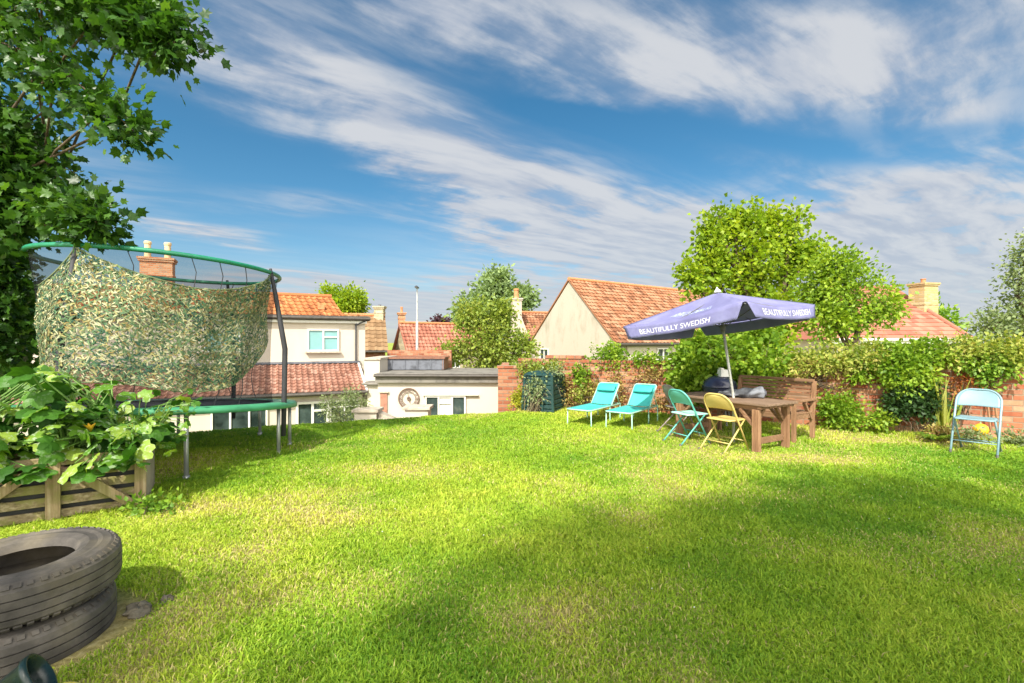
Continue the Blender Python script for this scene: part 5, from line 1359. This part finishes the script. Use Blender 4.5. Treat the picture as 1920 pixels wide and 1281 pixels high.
    tree('bushy_tree', 'dark green bushy tree just behind the yellow brick chimney', P3(1765, 0, 33)[:2] + (-1.5,), [(P3(1752, 600, 33), P3(1762, 612, 33), 1.3, 1.0, 70)], .2, 'mid', .28, per=18, spread=.3, seed=12)
    # trees behind the viewer: their shade falls over the near lawn
    # (far enough back for their gaps to blur into soft shade)
    tree('shade_tree', 'tall airy tree whose soft shade lies over the right foreground of the lawn', (4.0, -14, 0),
         [((-3.7, -9.3, 13.2), (.2, -8.4, 13.6), .9, 1.2, 290), ((-4.0, -11.2, 13.0), (.5, -10.8, 13.6), 1.3, 1.6, 300), ((.5, -8.4, 13.4), (6, -8.8, 13.8), 1.4, 1.6, 170), ((1.5, -11, 13.4), (6, -11, 13.8), 1.5, 1.6, 90)], .3, 'mid', .17, per=14, spread=.27, tpl=T_ROUND, up=.3, seed=13)
    tree('shade_tree', 'tall slender tree whose shade dapples the bottom left of the lawn', (-8.5, -14, 0),
         [((-6.9, -10.3, 13.0), (-4.2, -11.0, 13.3), .26, .36, 80), ((-6.0, -9.4, 12.6), (-5.6, -9.5, 12.8), .2, .2, 16), ((-9.8, -8.3, 13.0), (-8.6, -8.2, 13.0), .5, .5, 60)], .2, 'mid', .17, per=14, spread=.22, tpl=T_ROUND, up=.3, seed=14)
all_trees()

# ---------------------------------------------------------------- plants along the wall
def W3(x, out=.25, z=.5): return tuple(wpt(x, out, z))
def zpx(x, out, y):
    p = wpt(x, out); return 1.5 + (640 - y) / F * p[1]
def Wp(x, y, out=.2): p = wpt(x, out); return (p[0], p[1], 1.5 + (640 - y) / F * p[1])
def plants():
    g = 'climbers and shrubs along the brick wall'
    shrub('climbing_shrub', 'big bright green climbing shrub mounded over the wall behind the barbecue', W3(1370, .3, 0),
          [(Wp(1290, 735, .3), Wp(1300, 665, .2), .36, .36, 100), (Wp(1350, 720, .3), Wp(1360, 640, 0), .45, .5, 150), (Wp(1430, 740, .3), Wp(1430, 660, .1), .38, .42, 110), (Wp(1385, 620, -.3), Wp(1440, 628, -.3), .28, .3, 60), (Wp(1290, 650, -.1), Wp(1330, 640, -.1), .22, .25, 40)],
          'shrub', .088, per=13, spread=.08, seed=21, group=g, tpl=T_ROUND, stems=14)
    shrub('climbing_shrub', 'light green rounded climber bulging over the wall above the sun loungers', W3(1135, .1, .4),
          [(Wp(1110, 672, -.1), Wp(1180, 676, -.1), .26, .24, 80), (Wp(1130, 658, -.2), Wp(1150, 655, -.2), .18, .15, 36), (Wp(1085, 690, .05), Wp(1100, 710, .1), .18, .15, 34), (Wp(1190, 672, 0), Wp(1245, 678, 0), .10, .10, 34)], 'shrub', .062, per=12, spread=.055, seed=22, group=g, tpl=T_ROUND)
    shrub('ivy', 'dark ivy clump hanging over the wall top above the compost bin', W3(1020, .1, .4),
          [(Wp(975, 690, .15), Wp(1055, 690, .15), .20, .20, 90), (Wp(1040, 700, .2), Wp(1065, 720, .2), .14, .12, 30)], 'apple', .05, per=12, spread=.05, seed=23, group=g, tpl=T_ROUND)
    shrub('wall_climber', 'thin dry reddish climber straggling down the wall behind the first lounger', W3(1080, .1, 0),
          [(Wp(1060, 710, .1), Wp(1075, 765, .18), .16, .20, 70), (Wp(1110, 715, .1), Wp(1130, 760, .15), .18, .18, 70), (Wp(1155, 700, .06), Wp(1165, 755, .1), .15, .15, 60), (Wp(1195, 705, .06), Wp(1240, 700, .06), .13, .12, 50), (Wp(1190, 755, .1), Wp(1250, 755, .12), .12, .12, 50)], 'dry', .05, per=8, spread=.06, seed=24, group=g, stems=22)
    shrub('wall_climber', 'yellow-green leafy climber low on the wall left of the first lounger', W3(1095, .15, 0), [(Wp(1085, 745, .2), Wp(1120, 720, .15), .16, .18, 46)], 'vine', .055, per=9, spread=.06, seed=25, group=g)
    shrub('golden_shrub', 'small golden yellow shrub at the lawn edge left of the compost bin', (.17, 10.75, 0), [((.12, 10.75, .12), (.22, 10.75, .36), .24, .16, 90)], 'yellow', .05, per=11, spread=.05, seed=26, group=g)
    shrub('straggly_bush', 'loose grey green straggly bush covering the left half of the compost bin', (.48, 10.35, 0), [((.42, 10.35, .35), (.55, 10.4, .62), .20, .16, 46), ((.75, 10.4, .80), (1.1, 10.6, .86), .10, .10, 26)], 'olive', .055, per=8, spread=.07, seed=27, stems=14)
    # dry wisps in front of the bin
    t = thing('dry_stalks', 'bleached dry bramble stalks arching in front of the compost bin', 'plant', (.45, 10.4, 0)); m = MB(); rr = random.Random(3)
    for i in range(16):
        a = V3(.35 + rr.uniform(-.1, .25), 10.35 + rr.uniform(-.1, .1), -.05); b_ = a + V3(rr.uniform(-.2, .45), rr.uniform(-.1, .1), rr.uniform(.2, .62)); c_ = b_ + V3(rr.uniform(-.15, .2), -.05, rr.uniform(-.3, 0))
        m.tube([a, a.lerp(b_, .5) + V3(0, 0, .08), b_, b_.lerp(c_, .5) + V3(0, 0, .03), c_], [.006, .005, .004, .003, .002], 4, caps=False)
    m.build('stalks', m_plain('dry_stem', (.26, .22, .13), .8), t)
    # creepers on top of the wall to the right
    def top(x0, x1, lab, seed, leaf='vine', n=90, r=.15, y0=668, y1=660):
        shrub('wall_top_climber', lab, W3((x0 + x1) / 2, -.1, .9), [(Wp(x0, y0, -.05), Wp(x1, y1, -.05), r, r, n), (Wp(x0, y0 + 14, .15), Wp(x1, y1 + 14, .15), r * .7, r * .7, n // 2)], leaf, .062, per=11, spread=.07, seed=seed, group=g, stems=12, droop=.3)
    top(1440, 1545, 'yellowish creeper on the wall top right above the bench', 31, 'vine', 90, .12, 680, 672)
    top(1545, 1655, 'green creeper on the wall top below the leaning tree trunk', 32, 'vine', 110, .15, 668, 660)
    top(1655, 1780, 'thick pale green creeper on the wall top in front of the bungalow', 33, 'shrub', 130, .17, 662, 655)
    top(1780, 1935, 'thick green creeper on the wall top above the pale blue chair', 34, 'vine', 150, .18, 655, 652)
    shrub('hanging_climber', 'bright green climber tumbling down the wall between bench and dark shrub', W3(1690, .1, .9),
          [(Wp(1650, 690, .15), Wp(1700, 725, .3), .20, .22, 80), (Wp(1700, 690, .15), Wp(1740, 715, .25), .18, .16, 60), (Wp(1620, 690, .1), Wp(1600, 715, .12), .12, .12, 24)], 'shrub', .065, per=11, spread=.065, seed=35, group=g, tpl=T_SIMPLE, droop=.5)
    shrub('dark_shrub', 'dense dark green shrub in the hollow under the tumbling climber', W3(1705, .3, 0), [(Wp(1675, 765, .3), Wp(1700, 740, .25), .20, .18, 80), (Wp(1730, 770, .3), Wp(1745, 745, .25), .17, .16, 60)], 'dark', .07, per=12, spread=.07, seed=36, group=g)
    shrub('leafy_shrub', 'light green leafy shrub at the wall foot just right of the bench', W3(1580, .35, 0), [(Wp(1548, 778, .35), Wp(1600, 782, .35), .21, .20, 110), (Wp(1550, 755, .25), Wp(1590, 760, .25), .17, .16, 60), (Wp(1630, 785, .35), Wp(1650, 790, .35), .14, .13, 40)], 'shrub', .06, per=12, spread=.06, seed=37, group=g)
    shrub('trailing_climber', 'reddish orange leafed vine on bare bricks left of the pale blue chair', W3(1800, .1, .3), [(Wp(1790, 700, .08), Wp(1815, 735, .12), .10, .12, 24), (Wp(1775, 755, .1), Wp(1800, 745, .1), .08, .08, 10)], 'red', .05, per=6, spread=.07, seed=38, group=g, stems=14)
    shrub('trailing_climber', 'long green vine shoots dangling over the bricks above the pale blue chair', W3(1850, .1, .8), [(Wp(1800, 680, .12), Wp(1900, 684, .14), .11, .12, 60), (Wp(1840, 690, .14), Wp(1848, 722, .14), .05, .04, 18), (Wp(1880, 690, .14), Wp(1895, 702, .14), .06, .05, 12)], 'mid', .065, per=8, spread=.06, seed=39, group=g, droop=.7)
    shrub('trailing_climber', 'brownish creeper spreading on the wall face behind the bench end', W3(1530, .1, .8), [(Wp(1480, 690, .06), Wp(1590, 700, .06), .12, .12, 50), (Wp(1540, 730, .06), Wp(1600, 735, .06), .09, .1, 26)], 'dry', .05, per=7, spread=.07, seed=40, group=g, stems=24, droop=.4)
    # sword leaves
    t = thing('sword_leaf_plant', 'tall yellow-green sword shaped leaves standing against the wall left of the pale blue chair', 'plant', W3(1762, .35, 0)); rng = np.random.default_rng(2)
    b = np.array(W3(1758, .38, -.02)); n = 34; P = b + rng.normal(size=(n, 3)) * (.07, .05, 0); D = np.stack([rng.normal(.04, .16, n), rng.normal(0, .12, n), np.ones(n)], 1)
    v, f = T_SIMPLE; v = v.copy(); v[:, 0] *= .055; v[:, 2] *= .3; leaves('leaf_blades', P, D, rng.uniform(.45, .98, n), (v, f), L['blade'], t, up=0.0, rng=rng)
    t = thing('fern', 'small arching fern at the foot of the dark shrub', 'fern', W3(1728, .75, 0)); n = 22; b = np.array(W3(1728, .75, .0)); an = rng.uniform(0, 6.28, n)
    m = MB(); PP = []; DD = []; SS = []
    for a in an:
        d = V3(math.cos(a), math.sin(a), 0); Lf = rng.uniform(.22, .38); pts = [V3(*b) + d * Lf * s + Z * (Lf * 1.1 * s - Lf * .9 * s * s) for s in (0, .25, .5, .75, 1)]; m.tube(pts, .002, 4, caps=False)
        for k in range(16):
            s = .12 + .85 * k / 16; q = V3(*b) + d * Lf * s + Z * (Lf * 1.1 * s - Lf * .9 * s * s)
            for sd_ in (-1, 1): PP.append(tuple(q)); DD.append(tuple(V3(-d.y, d.x, 0) * sd_ + d * .5)); SS.append(.075 * (1 - s * .7))
    leaves('fronds', np.array(PP), np.array(DD), np.array(SS), T_NARROW, L['shrub'], t, up=.9, rng=rng); m.build('stem', m_stem, t)
    # weeds at the foot of the wall
    for i, (x, o, lab) in enumerate(((1795, .55, 'low weeds at the wall foot under the pale blue chair'), (1885, .5, 'grey green weeds at the wall foot right of the pale blue chair'), (1745, .6, 'straggly dry weeds at the foot of the sword leaved plant'))):
        shrub('weeds', lab, W3(x, o, 0), [(W3(x - 22, o, .06), W3(x + 22, o, .08), .12, .12, 46)], ('olive', 'olive', 'dry')[i], .05, per=8, spread=.05, seed=50 + i, group=g)
    shrub('weeds', 'green weeds in front of the planter behind the tyres', (-3.0, 4.05, 0), [((-3.25, 4.2, .05), (-2.95, 4.22, .06), .09, .08, 26)], 'mid', .055, per=8, spread=.04, seed=55)
    # ball behind the chair, wooden stakes
    c = wpt(1826, .30); t = thing('ball', 'yellow orange ball lying in the weeds behind the pale blue chair', 'ball', (c[0], c[1], .0)); m = MB(); rb = .095
    m.lathe([(rb * math.sin(math.pi * k / 14) + .0001, .15 - rb * math.cos(math.pi * k / 14)) for k in range(15)], (c[0], c[1], 0), 24); m.build('ball_shell', m_plain('orange_plastic', (.85, .50, .03), .4, .5, .25, 12), t, smooth=True)
    t = thing('wooden_stakes', 'pair of thin orange brown stakes leaning on the wall behind the pale blue chair', 'stakes', W3(1850, .1, 0))
    for i, x in enumerate((1850, 1864)):
        a = V3(*W3(x, .22, -.05)); b_ = V3(*W3(x - 3, .04, .72)); m = MB(); m.beam(a, b_, .022, .022, (0, 1, 0)); m.build('stake', M['wood_warm_v'], t)
    t = thing('cane', 'thin grey upright cane against the wall between the loungers and the barbecue', 'cane', W3(1264, .1, 0)); m = MB(); m.tube([W3(1264, .12, -.05), W3(1263, .06, zpx(1263, .06, 694))], .014, 6); m.build('rod', M['pole_grey'], t)
    # bush below the lawn beside the house
    shrub('tall_bush', 'tall grey-green bush growing against the house left of the garden piers', (-4.75, 13.5, -2.4),
          [((-4.8, 13.5, -1.5), (-4.75, 13.5, -.35), .52, .42, 190), ((-4.6, 13.5, -.3), (-4.45, 13.5, .05), .26, .12, 36), ((-5.05, 13.5, -.5), (-5.15, 13.5, -.1), .22, .08, 26), ((-4.25, 13.5, -.5), (-4.15, 13.5, -.15), .18, .08, 20)], 'olive', .085, per=13, spread=.09, seed=60, tpl=T_NARROW, stems=16, stem_r=.014)
    shrub('small_bush', 'small bright green bush between the two white garden piers', (-3.35, 12.9, -2.4), [((-3.40, 12.9, -1.3), (-3.38, 12.9, -.75), .16, .10, 60)], 'shrub', .06, per=11, spread=.05, seed=61)
    shrub('hedge', 'leafy hedge growing along the orange brick wall below the apple tree', (.1, 12.3, -2.4), [(P3(955, 700, 12.2), P3(985, 692, 12.0), .16, .2, 50)], 'apple', .055, per=10, spread=.06, seed=62)
plants()
